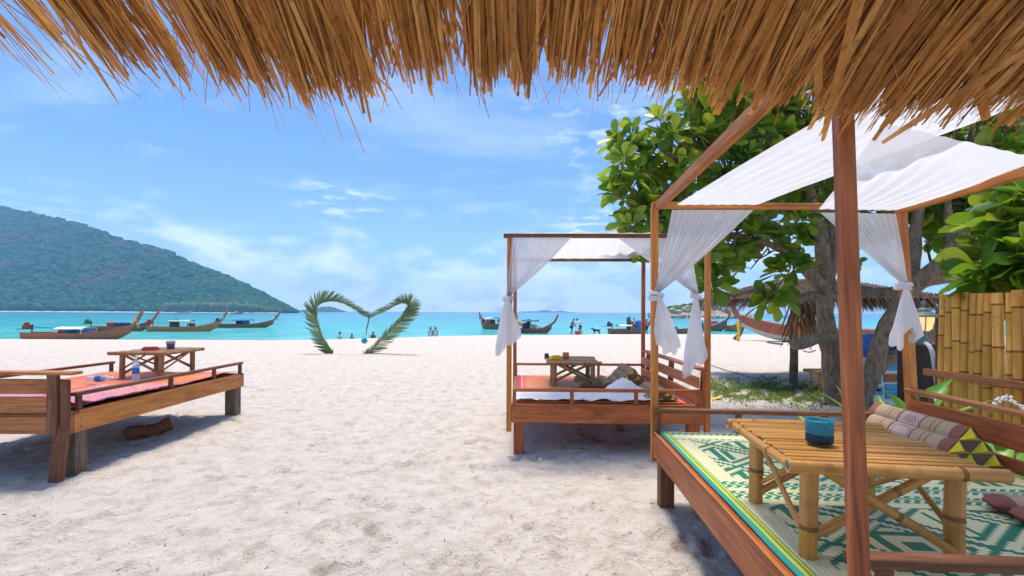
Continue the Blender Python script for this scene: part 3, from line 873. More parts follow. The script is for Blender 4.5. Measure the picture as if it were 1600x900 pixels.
def grid_sheet(name, mat, root_loc, rz, x0, x1, y0, y1, z, nx, ny, hfun, thick=0.006, parent=None):
    rows = [[(x0 + (x1 - x0) * i / nx, y0 + (y1 - y0) * j / ny, z + hfun(i / nx, j / ny)) for i in range(nx + 1)] for j in range(ny + 1)]
    mb = MB(); mb.grid(rows)
    o = mb.build(name, mat, parent, smooth=True)
    o.location, o.rotation_euler = root_loc, (0, 0, rz)
    if thick:
        md = o.modifiers.new('thickness', 'SOLIDIFY'); md.thickness = thick; md.offset = 1.0
    return o

# ---- middle daybed, with a canopy frame
MB_LOC, MB_ROT, MW, MD, MH = Vector((0.0, 4.66, 0)), R(-1.2), 1.95, 2.17, 0.50
mid = empty('canopy_daybed', MB_LOC, MB_ROT)
tag(mid, 'red wooden canopy daybed with an orange mat, standing in the middle', 'daybed')
bed_parts(mid, MW, MD, MH, 0.165, (W_red, W_red, W_red), near_rail=(0.665, (0.01, 0.315, 0.655, 0.99)), far_rail=(0.69, (0.005, 0.30, 0.64)))
for y in (0.06, MD * 0.5, MD - 0.06):
    timber('head_post', (MW + 0.002, y, 0.30), (MW + 0.03, y, 0.86), 0.05, 0.075, W_red, mid, up=(0, 1, 0))
timber('headboard', (MW - 0.045, 0.02, 0.735), (MW - 0.045, MD, 0.735), 0.022, 0.115, W_sun, mid)
timber('headboard', (MW - 0.05, 0.02, 0.575), (MW - 0.05, MD, 0.575), 0.022, 0.115, W_sun, mid)
timber('head_rail', (MW - 0.01, -0.02, 0.876), (MW - 0.01, MD + 0.03, 0.876), 0.09, 0.028, W_red, mid)
TOPM = 2.235
mposts = [(-0.028, 0.03, 0.22, W_orange), (MW + 0.055, 0.05, 0.22, W_orange), (0.0, MD + 0.03, 0.25, W_red), (MW - 0.03, MD + 0.03, 0.25, W_red)]
for x, y, z0, wm in mposts:
    timber('post', (x, y, z0), (x, y, TOPM - 0.02), 0.052, 0.052, wm, mid)
timber('top_beam', (-0.09, 0.03, TOPM), (MW + 0.12, 0.03, TOPM), 0.05, 0.042, W_brown, mid)
timber('top_beam', (-0.06, MD + 0.03, TOPM), (MW + 0.06, MD + 0.03, TOPM), 0.05, 0.042, W_brown, mid)
timber('top_beam', (-0.01, 0.058, TOPM - 0.002), (-0.01, MD + 0.002, TOPM - 0.002), 0.042, 0.038, W_brown, mid)
timber('top_beam', (MW + 0.03, 0.058, TOPM - 0.002), (MW - 0.02, MD + 0.002, TOPM - 0.002), 0.042, 0.038, W_brown, mid)

# ---- near daybed on the right
FB_LOC, FB_ROT, FW, FD, FH = Vector((0.93, 1.40, 0)), R(-4.0), 1.86, 2.06, 0.545
fore = empty('canopy_daybed', FB_LOC, FB_ROT)
tag(fore, 'red wooden canopy daybed with a green mat, nearest on the right', 'daybed')
bed_parts(fore, FW, FD, FH, 0.16, (W_red, W_red, W_brown), near_rail=(0.70, (0.06, 0.5, 0.99), 0.125), far_rail=(0.73, (0.01, 0.33, 0.66, 0.97)), leg=(0.10, 0.10), leg_mat=W_brown)
timber('edge_strip', (0.004, 0.05, FH + 0.006), (0.004, FD - 0.04, FH + 0.006), 0.016, 0.010, W_orange, fore)
timber('foot_plate', (-0.03, FD - 0.09, 0.012), (0.19, FD - 0.11, 0.0), 0.13, 0.024, M_steel, fore)
for y in (0.10, FD * 0.5, FD - 0.06):
    timber('head_post', (FW + 0.01, y, 0.30), (FW + 0.05, y, 0.85), 0.05, 0.075, W_brown, fore, up=(0, 1, 0))
timber('headboard', (FW - 0.04, 0.02, 0.755), (FW - 0.02, FD, 0.755), 0.024, 0.15, W_red, fore)
timber('headboard', (FW - 0.045, 0.02, 0.60), (FW - 0.03, FD, 0.585), 0.024, 0.085, W_red, fore)
timber('head_rail', (FW + 0.01, -0.02, 0.885), (FW + 0.01, FD + 0.05, 0.885), 0.075, 0.028, W_sun, fore)
TOPF = 2.255
def to_local(root_loc, rz, p):
    d = Vector(p) - Vector(root_loc)
    c, s = math.cos(-rz), math.sin(-rz)
    return Vector((d.x * c - d.y * s, d.x * s + d.y * c, d.z))
def FL(px, py, Y):
    return to_local(FB_LOC, FB_ROT, P(px, py, Y))
pA0, pA1 = FL(1022.5, 720, 3.47), FL(1022.5, 322, 3.47)
pB0, pB1 = FL(1346, 1010, 1.325), FL(1313, 70, 1.35)
pC0, pC1 = FL(1431, 606, 3.36), FL(1407, 338, 3.40)
timber('post', pA0, (pA1.x, pA1.y, TOPF), 0.050, 0.050, W_orange, fore)
timber('post', pB0, (pB1.x, pB1.y, TOPF), 0.038, 0.046, W_red, fore, up=(1, 0, 0))
timber('post', (pC0.x, pC0.y, 0.30), (pC1.x, pC1.y, TOPF - 0.01), 0.058, 0.058, W_orange, fore)
pD = Vector((FW + 0.02, -0.06, 0))
timber('post', (pD.x, pD.y, 0.2), (pD.x, pD.y, TOPF), 0.056, 0.056, W_red, fore)
timber('top_beam', (pA1.x - 0.02, pA1.y + 0.002, TOPF + 0.012), (pC1.x + 0.05, pC1.y, TOPF - 0.01), 0.048, 0.042, W_orange, fore)
timber('top_beam', (pA1.x + 0.03, pA1.y - 0.026, TOPF + 0.008), (pB1.x + 0.008, pB1.y - 0.08, TOPF + 0.045), 0.052, 0.060, W_sun, fore)
timber('top_beam', (pC1.x + 0.0, pC1.y - 0.027, TOPF - 0.03), (pD.x + 0.02, pD.y, TOPF + 0.015), 0.05, 0.05, W_orange, fore)
timber('top_beam', (pB1.x + 0.03, pB1.y - 0.03, TOPF + 0.01), (pD.x - 0.03, pD.y, TOPF + 0.01), 0.048, 0.042, W_red, fore)

# ---- daybed on the left, no canopy, slatted headboard towards the viewer
LB_LOC, LB_ROT, LW, LD, LH = Vector((-5.62, 3.88, 0)), 0.0, 1.855, 2.52, 0.575
left = empty('daybed', LB_LOC, LB_ROT)
tag(left, 'low wooden daybed without a canopy, with slatted headboard, at the left edge', 'daybed')
bed_parts(left, LW, LD, LH, 0.165, (W_sun, W_orange, W_brown), left_rail=(0.735, (0.33, 0.66, 0.985)), right_rail=(0.735, (0.02, 0.46, 0.76, 0.985)), leg=(0.12, 0.15), leg_mat=W_grey)
for z, h in ((0.80, 0.125), (0.645, 0.135), (0.485, 0.115)):
    timber('headboard', (0.0, -0.016, z), (LW - 0.05, -0.016, z), 0.028, h, W_sun, left)
for x in (0.08, 0.75, LW - 0.09):
    timber('head_post', (x, -0.052, 0.40), (x, -0.052, 0.905), 0.04, 0.085, W_brown, left, up=(1, 0, 0))
timber('head_post', (LW - 0.005, -0.035, 0.42), (LW - 0.005, -0.035, 0.86), 0.05, 0.05, W_brown, left)
timber('head_rail', (-0.05, -0.03, 0.918), (LW + 0.09, -0.03, 0.918), 0.11, 0.028, W_sun, left)
timber('side_board', (LW - 0.07, -0.055, -0.05), (LW - 0.03, -0.03, 0.46), 0.05, 0.10, W_brown, left, up=(1, 0, 0))

# ---- mats
rip = lambda s, a: (lambda u, v: a * fnoise((u * 3 + s, v * 3, s), 1.0, 3))
o = grid_sheet('woven_mat', M_matgreen, FB_LOC, FB_ROT, 0.0, 1.78, 0.0, 1.96, FH + 0.004, 60, 60, lambda u, v: 0.004 + 0.004 * fnoise((u * 5, v * 5, 2)))
o.location = FB_LOC + Matrix.Rotation(FB_ROT, 3, 'Z') @ Vector((0.035, 0.06, 0))
tag(o, 'cream and green woven mat with maze pattern on the nearest daybed', 'mat')
o = grid_sheet('woven_mat', M_matorange, MB_LOC, MB_ROT, 0.0, 1.76, 0.0, 1.98, MH + 0.006, 40, 40, lambda u, v: 0.004 + 0.005 * fnoise((u * 5, v * 5, 7)))
o.location = MB_LOC + Matrix.Rotation(MB_ROT, 3, 'Z') @ Vector((0.07, 0.09, 0))
tag(o, 'orange woven mat with pink border on the middle daybed', 'mat')
o = grid_sheet('woven_mat', M_matred, LB_LOC, LB_ROT, 0.0, 1.76, 0.0, 2.36, LH + 0.006, 40, 50, lambda u, v: 0.012 + 0.02 * max(0, fnoise((u * 4, v * 5, 9))) + 0.02 * sstep(0.93, 1.0, np.array(u)) * (0.6 + 0.5 * math.sin(v * 9)))
o.location = LB_LOC + Vector((0.05, 0.09, 0))
tag(o, 'red and orange woven mat with curling edge on the left daybed', 'mat')
o = grid_sheet('pink_cloth', M_pink, LB_LOC, LB_ROT, 0.0, 0.75, 0.0, 1.25, LH + 0.034, 40, 60, lambda u, v: 0.02 * max(0, fnoise((u * 5, v * 6, 4))) + 0.045 * max(0, fnoise((u * 3 + v * 5, v * 2, 6))) + 0.035 * math.exp(-((v - 0.04) / 0.08) ** 2) * (1 + fnoise((u * 12, 0, 3))), 0.004)
o.location = LB_LOC + Vector((1.06, 0.10, 0))
tag(o, 'rumpled pink and violet cloth at the near end of the left daybed', 'cloth')
o = grid_sheet('pink_cloth', M_pink, LB_LOC, LB_ROT, 0.0, 1.0, 0.0, 0.62, LH + 0.034, 30, 24, lambda u, v: 0.02 * max(0, fnoise((u * 4, v * 6, 14))) + 0.02 * max(0, fnoise((u * 8 + v * 5, v * 4, 6))), 0.004)
o.location = LB_LOC + Vector((0.03, 0.10, 0))
tag(o, 'striped pink cloth seen between the headboard slats of the left daybed', 'cloth')

def sheet_h(u, v):
    h = 0.022 + 0.022 * fnoise((u * 9, v * 3.2, 1)) + 0.014 * math.sin(v * 16 + 3 * math.sin(u * 7)) * (0.5 + 0.5 * math.sin(u * 5 + 1))
    h += 0.16 * math.exp(-((u - 0.80) / 0.12) ** 2 - ((v - 0.72) / 0.30) ** 2) * (1 + 0.25 * fnoise((u * 14, v * 6, 5)))
    h += 0.03 * math.exp(-((v - 0.5) / 0.25) ** 2)
    return max(0.004, h)
o = grid_sheet('bed_sheet', M_sheet, MB_LOC, MB_ROT, 0.0, 1.50, 0.0, 0.50, MH + 0.014, 110, 46, sheet_h, 0.004)
o.location = MB_LOC + Matrix.Rotation(MB_ROT, 3, 'Z') @ Vector((0.03, 0.09, 0))
tag(o, 'crumpled white sheet along the front of the middle daybed', 'sheet')

# ---- bamboo tables
def bamboo_table(label, loc, rz, W, D, H, mats, slats, seed):
    t = empty('bamboo_table', loc, rz)
    tag(t, label, 'table')
    rt = 0.023
    zt = H - rt
    x0, x1, y0, y1 = 0.025, W - 0.025, 0.045, D - 0.045
    lr = 0.030
    for (x, y) in ((x0 + 0.05, y0 + 0.03), (x1 - 0.05, y0 + 0.03), (x0 + 0.05, y1 - 0.03), (x1 - 0.05, y1 - 0.03)):
        cane('leg', (x, y, 0.0), (x + 0.004, y, zt - 0.02), lr, mats, t, 1, 14, seed=seed + int(x * 50 + y * 9))
    cane('frame_pole', (-0.03, 0.0, zt), (W + 0.03, 0.0, zt), rt, mats, t, 2, 14, seed=seed + 1)
    cane('frame_pole', (-0.03, D, zt), (W + 0.03, D, zt), rt, mats, t, 2, 14, seed=seed + 2)
    cane('frame_pole', (0.0, 0.025, zt - 0.006), (0.0, D - 0.025, zt - 0.006), rt * 0.8, mats, t, 2, 12, seed=seed + 3)
    cane('frame_pole', (W, 0.025, zt - 0.006), (W, D - 0.025, zt - 0.006), rt * 0.8, mats, t, 2, 12, seed=seed + 4)
    r2 = random.Random(seed)
    y = 0.026
    while y < D - 0.026:                                 # split bamboo strips of the top, uneven widths
        w = r2.uniform(0.016, 0.034) * (0.62 / D if D < 0.5 else 1)
        w = min(w, D - 0.024 - y)
        z = H - 0.010 + r2.uniform(-0.0045, 0.004)
        dx = r2.uniform(-0.008, 0.008)
        if w > 0.006:
            timber('strip', (0.006 + dx, y + w / 2 + r2.uniform(-0.0015, 0.0015), z), (W - 0.006 + dx, y + w / 2 + r2.uniform(-0.0015, 0.0015), z + r2.uniform(-0.002, 0.002)), w - r2.uniform(0.002, 0.006), 0.010, mats[0], t, 0.0025)
        y += w
    # crossed braces on each side
    br = 0.014
    for y in (y0 + 0.03, y1 - 0.03):
        s = 0.02 if y < D / 2 else -0.02
        cane('brace', (x0 + 0.06, y + s, 0.06), (x1 - 0.10, y + s, zt - 0.03), br * 1.2, mats, t, 1, 8, seed=seed + 5)
        cane('brace', (x1 - 0.06, y - s, 0.06), (x0 + 0.10, y - s, zt - 0.03), br * 1.2, mats, t, 1, 8, seed=seed + 6)
    for x in (x0 + 0.05, x1 - 0.05):
        s = 0.02 if x < W / 2 else -0.02
        cane('brace', (x - s, y0 + 0.04, 0.10), (x - s, y1 - 0.12, zt - 0.03), br * 0.8, mats, t, 0, 8, seed=seed + 7)
        cane('brace', (x + s, y1 - 0.04, 0.10), (x + s, y0 + 0.12, zt - 0.03), br * 0.8, mats, t, 0, 8, seed=seed + 8)
    return t
FT_LOC = Vector((1.005, 1.605, FH + 0.012))
ft = bamboo_table('large bamboo table with split bamboo top on the nearest daybed', FT_LOC, R(-7.5), 0.63, 0.63, 0.375, BG, 26, 1)
MT_LOC = MB_LOC + Vector((0.46, 1.02, MH + 0.016))
bamboo_table('small bamboo table holding an amber glass on the middle daybed', MT_LOC, R(-2), 0.63, 0.62, 0.325, BD, 20, 21)
LT_LOC = Vector((-4.95, 5.62, LH + 0.03))
bamboo_table('bamboo table with crossed legs on the left daybed', LT_LOC, R(0), 0.64, 0.70, 0.335, BD, 20, 41)

# ---- triangular cushions: three padded rolls up each face, folded-star end panels
def thai_cushion(label, loc, rz, length, width, height, mats, flap=0.0, tilt=0.0):
    body, star_a, star_b = mats
    t = empty('triangle_cushion', loc, rz)
    tag(t, label, 'cushion')
    t.rotation_euler = (0, tilt, rz)
    hw = width / 2
    A, B, T = Vector((-hw, 0, 0)), Vector((hw, 0, 0)), Vector((0.0, 0, height))
    def roll_face(p, q, name, n=3):
        for k in range(n):
            a, b = p.lerp(q, k / n), p.lerp(q, (k + 1) / n)
            d = (b - a); nrm = Vector((d.z, 0, -d.x)).normalized()
            if nrm.z < -0.01 or (abs(nrm.z) < 0.2 and nrm.x * (a.x) < 0): nrm = -nrm
            rows = []
            ny = 24
            for j in range(ny + 1):
                fy = j / ny
                y = -length / 2 + length * fy
                pinch = 1 - 0.35 * max(0, 1 - min(abs(fy - s) for s in (0.2, 0.34, 0.5 - 0.08, 0.5 + 0.08, 0.66, 0.8)) * 26)
                row = []
                for i in range(9):
                    f = i / 8
                    c = a.lerp(b, f) + nrm * (math.sin(math.pi * f) ** 0.6) * 0.019 * pinch * min(1, 6 * fy + 0.35, 6 * (1 - fy) + 0.35)
                    row.append((c.x, y, c.z))
                rows.append(row)
            mb = MB(); mb.grid(rows)
            mb.build(name, body, t, smooth=True)
    roll_face(A, T, 'padded_roll')
    roll_face(B, T, 'padded_roll')
    roll_face(A, B, 'base_pad', 1)
    for sgn in (-1, 1):
        y = sgn * length / 2
        n = 3
        def pt(i, j):
            return A + (B - A) * (i / n) + (T - A) * (j / n)
        for i in range(n):
            for j in range(n - i):
                tri = [pt(i, j), pt(i + 1, j), pt(i, j + 1)]
                c = (tri[0] + tri[1] + tri[2]) / 3
                v = [Vector((p.x, y, p.z)) for p in tri] + [Vector((c.x, y + sgn * 0.034, c.z))]
                m2 = MB(); m2.add(v, [(0, 1, 3), (2, 0, 3)]); m2.add(v, [(1, 2, 3)], 1)
                m2.build('star_point', [star_a, star_b], t)
                if i + j < n - 1:
                    tri = [pt(i + 1, j), pt(i + 1, j + 1), pt(i, j + 1)]
                    c = (tri[0] + tri[1] + tri[2]) / 3
                    v = [Vector((p.x, y, p.z)) for p in tri] + [Vector((c.x, y + sgn * 0.012, c.z))]
                    m2 = MB(); m2.add(v, [(0, 1, 3), (1, 2, 3), (2, 0, 3)])
                    m2.build('end_panel', star_b, t)
    if flap:
        for k in range(3):
            rows = []
            for j in range(17):
                y = -length / 2 + length * j / 16
                rows.append([(-hw - flap * (k + i / 8) / 3, y, 0.006 + 0.055 * math.sin(math.pi * i / 8) ** 0.55) for i in range(9)] + [(-hw - flap * (k + 1) / 3, y, 0.0), (-hw - flap * k / 3, y, 0.0)])
            mb = MB(); mb.grid(rows)
            n = len(rows[0])
            mb.add(rows[0], [tuple(range(n))]); mb.add(rows[-1], [tuple(range(n - 1, -1, -1))])
            mb.build('padded_roll', body, t, smooth=True)
    return t
thai_cushion('tan and maroon triangle cushion with yellow star end by the near headboard', (2.66, 2.98, FH + 0.03), R(-4), 0.74, 0.38, 0.225, (M_cush, M_yellow, M_taupe))
def roll_pad(label, loc, rz, length, width, n):
    t = empty('padded_mat', loc, rz)
    tag(t, label, 'cushion')
    for k in range(n):
        mb = MB()
        r = width / n / 2
        N = 22
        rings = []
        for j in range(N + 1):
            f = j / N
            y = -length / 2 + length * f
            e = min(1, math.sqrt(max(0.0, 1 - (1 - min(1, f * 9, (1 - f) * 9)) ** 2)) + 0.12)
            rings.append([(-width / 2 + r * (2 * k + 1) + math.cos(a) * r * (0.5 + 0.5 * e), y, 0.04 + math.sin(a) * 0.036 * e) for a in [2 * math.pi * q / 14 for q in range(14)]])
        mb.grid(rings, closed=True); mb.add(rings[0], [tuple(range(14))]); mb.add(rings[-1], [tuple(range(13, -1, -1))])
        mb.build('padded_roll', M_cush, t, smooth=True)
    return t
roll_pad('tan and maroon padded mat cut off by the right edge of the picture', (2.50, 1.86, FH + 0.012), R(80), 0.74, 0.42, 3)
thai_cushion('olive folding triangle cushion with flat flap beside the small bamboo table', MB_LOC + Vector((1.50, 1.26, MH + 0.03)), R(-1), 0.62, 0.42, 0.23, (M_cushg, M_olive, M_taupe), flap=0.45)
thai_cushion('olive triangle cushion half under the white sheet', MB_LOC + Vector((1.56, 0.36, MH + 0.03)), R(3), 0.5, 0.36, 0.12, (M_cushg, M_olive, M_taupe))

# ---- small things on the tables and mats
def lathe_thing(name, label, cat, loc, parts, rot=None, n=18):
    t = empty(name, loc)
    if rot: t.rotation_euler = rot
    tag(t, label, cat)
    for nm, prof, mt in parts:
        mb = MB(); mb.lathe(prof, n); mb.build(nm, mt, t, smooth=nm not in ('liquid',))
    return t
d = Matrix.Rotation(R(-7.5), 3, 'Z') @ Vector((0.195, 0.24, 0.378))
lathe_thing('ash_cup', 'turquoise coconut shell cup with dark base on the large bamboo table', 'cup', FT_LOC + d,
            [('base', [(0.040, 0.0), (0.048, 0.004), (0.049, 0.032), (0.046, 0.036)], M_tealdark), ('bowl', [(0.047, 0.036), (0.050, 0.05), (0.049, 0.085), (0.046, 0.092), (0.042, 0.090), (0.043, 0.05), (0.03, 0.045)], M_teal)])
lathe_thing('glass', 'amber glass on the small bamboo table', 'glass', MT_LOC + Vector((0.24, 0.22, 0.327)),
            [('cup', [(0.034, 0), (0.040, 0.004), (0.043, 0.085), (0.039, 0.085), (0.036, 0.02)], M_amber)])
pk = MB(); pk.box((0, 0, 0.018), (0.13, 0.08, 0.036)); pk.box((0.01, 0, 0.043), (0.09, 0.06, 0.014))
tag(pk.build('yellow_packet', M_lemon, loc=MT_LOC + Vector((0.10, 0.20, 0.327)), rot=(0, 0, 0.3)), 'yellow packet lying on the small bamboo table', 'packet')
pk = MB(); pk.box((0, 0, 0.025), (0.05, 0.03, 0.05)); pk.box((0, 0, 0.056), (0.044, 0.026, 0.012))
tag(pk.build('cigarette_box', M_metal, loc=MT_LOC + Vector((0.0, 0.34, 0.327)), rot=(0, 0, 0.5)), 'small dark box on the corner of the small bamboo table', 'box')
lathe_thing('bamboo_cup', 'short bamboo cup on the orange mat under the small bamboo table', 'cup', MB_LOC + Vector((0.80, 0.93, MH + 0.016)), [('cup', [(0.045, 0), (0.05, 0.004), (0.048, 0.07), (0.04, 0.07), (0.038, 0.02)], B_dry)])
lathe_thing('violet_cup', 'violet plastic cup on the bamboo table of the left daybed', 'cup', LT_LOC + Vector((0.40, 0.45, 0.337)),
            [('cup', [(0.036, 0), (0.043, 0.004), (0.052, 0.10), (0.048, 0.10), (0.04, 0.02)], M_violet), ('rim', [(0.051, 0.07), (0.055, 0.075), (0.056, 0.104), (0.050, 0.106)], M_pet)])
pk = MB(); pk.box((0, 0, 0.016), (0.15, 0.10, 0.032)); pk.box((0, 0, 0.038), (0.12, 0.085, 0.012))
tag(pk.build('red_box', M_red, loc=LT_LOC + Vector((0.33, 0.20, 0.337)), rot=(0, 0, 0.2)), 'flat red box on the bamboo table of the left daybed', 'box')
BOT = [(0.032, 0.0), (0.036, 0.008), (0.036, 0.06), (0.033, 0.065), (0.036, 0.072), (0.036, 0.19), (0.030, 0.225), (0.016, 0.252), (0.0135, 0.268)]
LAB = [(0.0365, 0.095), (0.0372, 0.096), (0.0372, 0.165), (0.0365, 0.166)]
CAP = [(0.0155, 0.262), (0.0165, 0.266), (0.0165, 0.284), (0.013, 0.288)]
def bottle(label, loc, rot=None):
    return lathe_thing('water_bottle', label, 'bottle', loc, [('body', BOT, M_pet), ('paper_label', LAB, M_petlabel), ('cap', CAP, M_white)], rot)
bl_ = P(212, 599, 5.28)
bottle('clear water bottle with blue label standing on the left daybed', (bl_.x, bl_.y, LH + 0.045))
bl_ = P(140, 601, 5.22)
bottle('clear water bottle with blue label lying on the left daybed', (bl_.x - 0.02, bl_.y, LH + 0.085), (R(8), R(88), R(10)))
# ------------------------------------------------------------------ muslin curtains
def fan_cloth(a0, a1, knot, pleats, amp, nrm, sag, seed, nu=90, nv=26, gather=0.035):
    a0, a1, knot, nrm = Vector(a0), Vector(a1), Vector(knot), Vector(nrm).normalized()
    ph = [rng.uniform(0, 6.28) for _ in range(4)]
    w = (a1 - a0).normalized()
    rows = []
    for j in range(nv + 1):
        v = j / nv
        row = []
        for i in range(nu + 1):
            u = i / nu
            uu = u + 0.018 * math.sin(9 * u + ph[0])
            top = a0.lerp(a1, u)
            k = knot + w * (u - 0.5) * gather
            p = top.lerp(k, v)
            p.z -= sag * math.sin(math.pi * v) * (0.35 + 0.65 * u)
            env = (0.25 + 1.0 * v ** 0.7) * (1 - 0.55 * v) * (0.65 + 0.7 * abs(fnoise((u * 5, v * 1.2, seed + 2))) * 2)
            q = math.sin(2 * math.pi * pleats * uu + ph[1]) + 0.45 * math.sin(2 * math.pi * pleats * 2.3 * uu + ph[2] + v) + 0.4 * fnoise((u * 7, v * 2, seed))
            p += nrm * amp * env * q
            row.append(p)
        rows.append(row)
    mb = MB(); mb.grid(rows)
    return mb

def tail_cloth(top, L, w, d, n, seed, lean=(0, 0), slant=0.2):
    top = Vector(top)
    rows = []
    N, nv = 64, 22
    r2 = random.Random(seed)
    ph = r2.uniform(0, 6)
    for j in range(nv + 1):
        v = j / nv
        row = []
        prof = 0.16 + 0.84 * (v ** 0.8)
        if v > 0.8: prof *= 1 - 0.10 * (v - 0.8) / 0.2
        for i in range(N):
            th = 2 * math.pi * i / N
            pl = 1 + (0.10 + 0.22 * v) * math.sin(n * th + ph + 0.8 * math.sin(2 * v)) + 0.10 * v * math.sin((n * 2 + 1) * th + ph * 2)
            hem = 1 + slant * math.cos(th + ph) + 0.05 * math.sin(5 * th)
            vv = v * (1 + (hem - 1) * v)
            pl *= 1 + 0.30 * v * fnoise((math.cos(th) * 1.6, math.sin(th) * 1.6 + seed, v * 1.5))
            row.append((top.x + math.cos(th) * w * prof * pl + lean[0] * v, top.y + math.sin(th) * d * prof * pl + lean[1] * v, top.z - L * vv))
        rows.append(row)
    mb = MB(); mb.grid(rows, closed=True)
    return mb

def knot_cloth(c, r, seed, squash=0.8):
    c = Vector(c)
    mb = MB()
    r2 = random.Random(seed)
    for k in range(3):
        tl = (r2.uniform(-0.45, 0.45), r2.uniform(-0.35, 0.35))
        rows = []
        for i in range(25):
            th = 2 * math.pi * i / 24
            ring = []
            cc = Vector((math.cos(th) * r, math.sin(th) * r, 0))
            cc.z = cc.x * tl[0] + cc.y * tl[1] + (k - 1) * r * 0.38
            for j in range(10):
                f = 2 * math.pi * j / 10
                rr = r * 0.42 * (1 + 0.22 * math.sin(3 * th + k * 2 + f))
                ring.append(c + cc + Vector((math.cos(th) * math.cos(f) * rr, math.sin(th) * math.cos(f) * rr, math.sin(f) * rr * squash)))
            rows.append(ring)
        mb.grid(rows, closed=True)
    return mb

def ceil_cloth(a0, a1, b0, b1, sag, ripples, amp, seed, nu=70, nv=40):
    a0, a1, b0, b1 = map(Vector, (a0, a1, b0, b1))
    rows = []
    ph = random.Random(seed).uniform(0, 6)
    for j in range(nv + 1):
        v = j / nv
        row = []
        for i in range(nu + 1):
            u = i / nu
            p = a0.lerp(a1, u).lerp(b0.lerp(b1, u), v)
            r = math.sin(2 * math.pi * ripples * u + ph + 1.2 * fnoise((u * 2, v * 3, seed))) + 0.6 * fnoise((u * 9, v * 1.5, seed + 3))
            p.z += -sag * math.sin(math.pi * v) * (0.6 + 0.4 * math.sin(math.pi * u)) + amp * r * (0.25 + math.sin(math.pi * v))
            row.append(p)
        rows.append(row)
    mb = MB(); mb.grid(rows)
    return mb

def curtain(label, fan, knot, tail, ceil=None):
    t = empty('curtain', knot)
    tag(t, label, 'curtain', None)
    def put(nm, mb):
        k = Vector(knot)
        mb.v = [tuple(Vector(p) - k) for p in mb.v]
        return mb.build(nm, M_sheer, t, smooth=True)
    put('drape', fan)
    put('knot', knot_cloth(knot, 0.040, hash(label) % 97 if False else len(label)))
    put('tail', tail)
    if ceil: put('canopy_cloth', ceil)
    return t

YA = 3.425
zf = 0.03
kA = P(1025, 462, 3.45)
curtain('white muslin curtain tied to the far left post of the nearest daybed',
        fan_cloth(P(1050, 328, YA), P(1178, 328, YA - 0.02), kA + Vector((0, -0.02, 0.02)), 13, 0.014, (0.15, -1, 0), 0.02, 1),
        kA, tail_cloth(kA + Vector((0.02, -0.03, -0.02)), 0.36, 0.085, 0.05, 4, 3, (0.065, 0), 0.16),
        ceil_cloth(P(1056, 321, YA + 0.03), P(1182, 321, YA + 0.01), P(1440, 95, 1.56), P(1780, 95, 1.60), 0.0, 7, 0.009, 4))
kC = P(1411, 447, 3.37)
curtain('white muslin curtain tied to the post beside the bamboo fence',
        fan_cloth(P(1281, 332, YA - 0.06), P(1399, 334, YA - 0.08), kC + Vector((-0.01, -0.03, 0.02)), 11, 0.013, (0.1, -1, 0), 0.03, 5),
        kC, tail_cloth(kC + Vector((-0.01, -0.04, -0.02)), 0.37, 0.095, 0.05, 4, 8, (0.0, 0), -0.20),
        ceil_cloth(P(1279, 327, YA - 0.02), P(1399, 329, YA - 0.05), P(1380, 192, 1.86), P(1630, 249, 2.45), 0.03, 8, 0.010, 9))
YM = 4.66
kM = P(793, 466, YM)
curtain('white muslin curtain tied to the left post of the middle daybed',
        fan_cloth(P(800, 371, YM), P(893, 371, YM - 0.01), kM + Vector((0.005, -0.02, 0.02)), 11, 0.016, (0.1, -1, 0), 0.03, 11),
        kM, tail_cloth(kM + Vector((0, -0.03, -0.02)), 0.46, 0.125, 0.06, 4, 12, (0.0, 0), 0.22))
kR = P(1087, 462, YM - 0.02)
curtain('white muslin curtain tied to the right post of the middle daybed',
        fan_cloth(P(965, 371, YM), P(1080, 371, YM - 0.01), kR + Vector((0.0, -0.02, 0.02)), 11, 0.016, (0.1, -1, 0), 0.03, 15),
        kR, tail_cloth(kR + Vector((-0.01, -0.03, -0.02)), 0.70, 0.105, 0.055, 4, 17, (-0.015, 0), 0.14))
cl = ceil_cloth(P(812, 364, YM + 0.02), P(1030, 364, YM + 0.02), P(845, 404, 6.84), P(990, 404, 6.84), 0.05, 7, 0.014, 19)
tag(cl.build('canopy_cloth', M_sheer, smooth=True), 'white muslin cloth stretched over the top of the middle daybed', 'cloth')

# ------------------------------------------------------------------ heart of two palm fronds
HY = 15.6
def curve_pts(pts, n):
    pts = [Vector(p) for p in pts]
    out = []
    m = len(pts) - 1
    for i in range(n + 1):
        t = i / n * m
        k = min(int(t), m - 1); f = t - k
        p0, p1, p2, p3 = pts[max(k - 1, 0)], pts[k], pts[k + 1], pts[min(k + 2, m)]
        out.append(0.5 * ((2 * p1) + (-p0 + p2) * f + (2 * p0 - 5 * p1 + 4 * p2 - p3) * f * f + (-p0 + 3 * p1 - 3 * p2 + p3) * f ** 3))
    return out
def leaflet_mesh(L, w, seed):
    r2 = random.Random(seed)
    V, Fq = [], []
    n = 5
    droop = r2.uniform(0.05, 0.16)
    for i in range(n + 1):
        t = i / n
        hw = w * (0.55 + 0.6 * t) * (1 - t ** 2.6) + 0.0015
        V += [(t * L, -hw, -droop * L * t * t + 0.25 * hw), (t * L, 0, -droop * L * t * t - 0.3 * hw), (t * L, hw, -droop * L * t * t + 0.25 * hw)]
    for i in range(n):
        for j in range(2):
            a = i * 3 + j
            Fq.append((a, a + 1, a + 4, a + 3))
    me = bpy.data.meshes.new('leaflet'); me.from_pydata(V, [], Fq); me.materials.append(M_palm)
    return me
LEAFLETS = [leaflet_mesh(1.0, 0.070 + 0.010 * k, k) for k in range(4)]
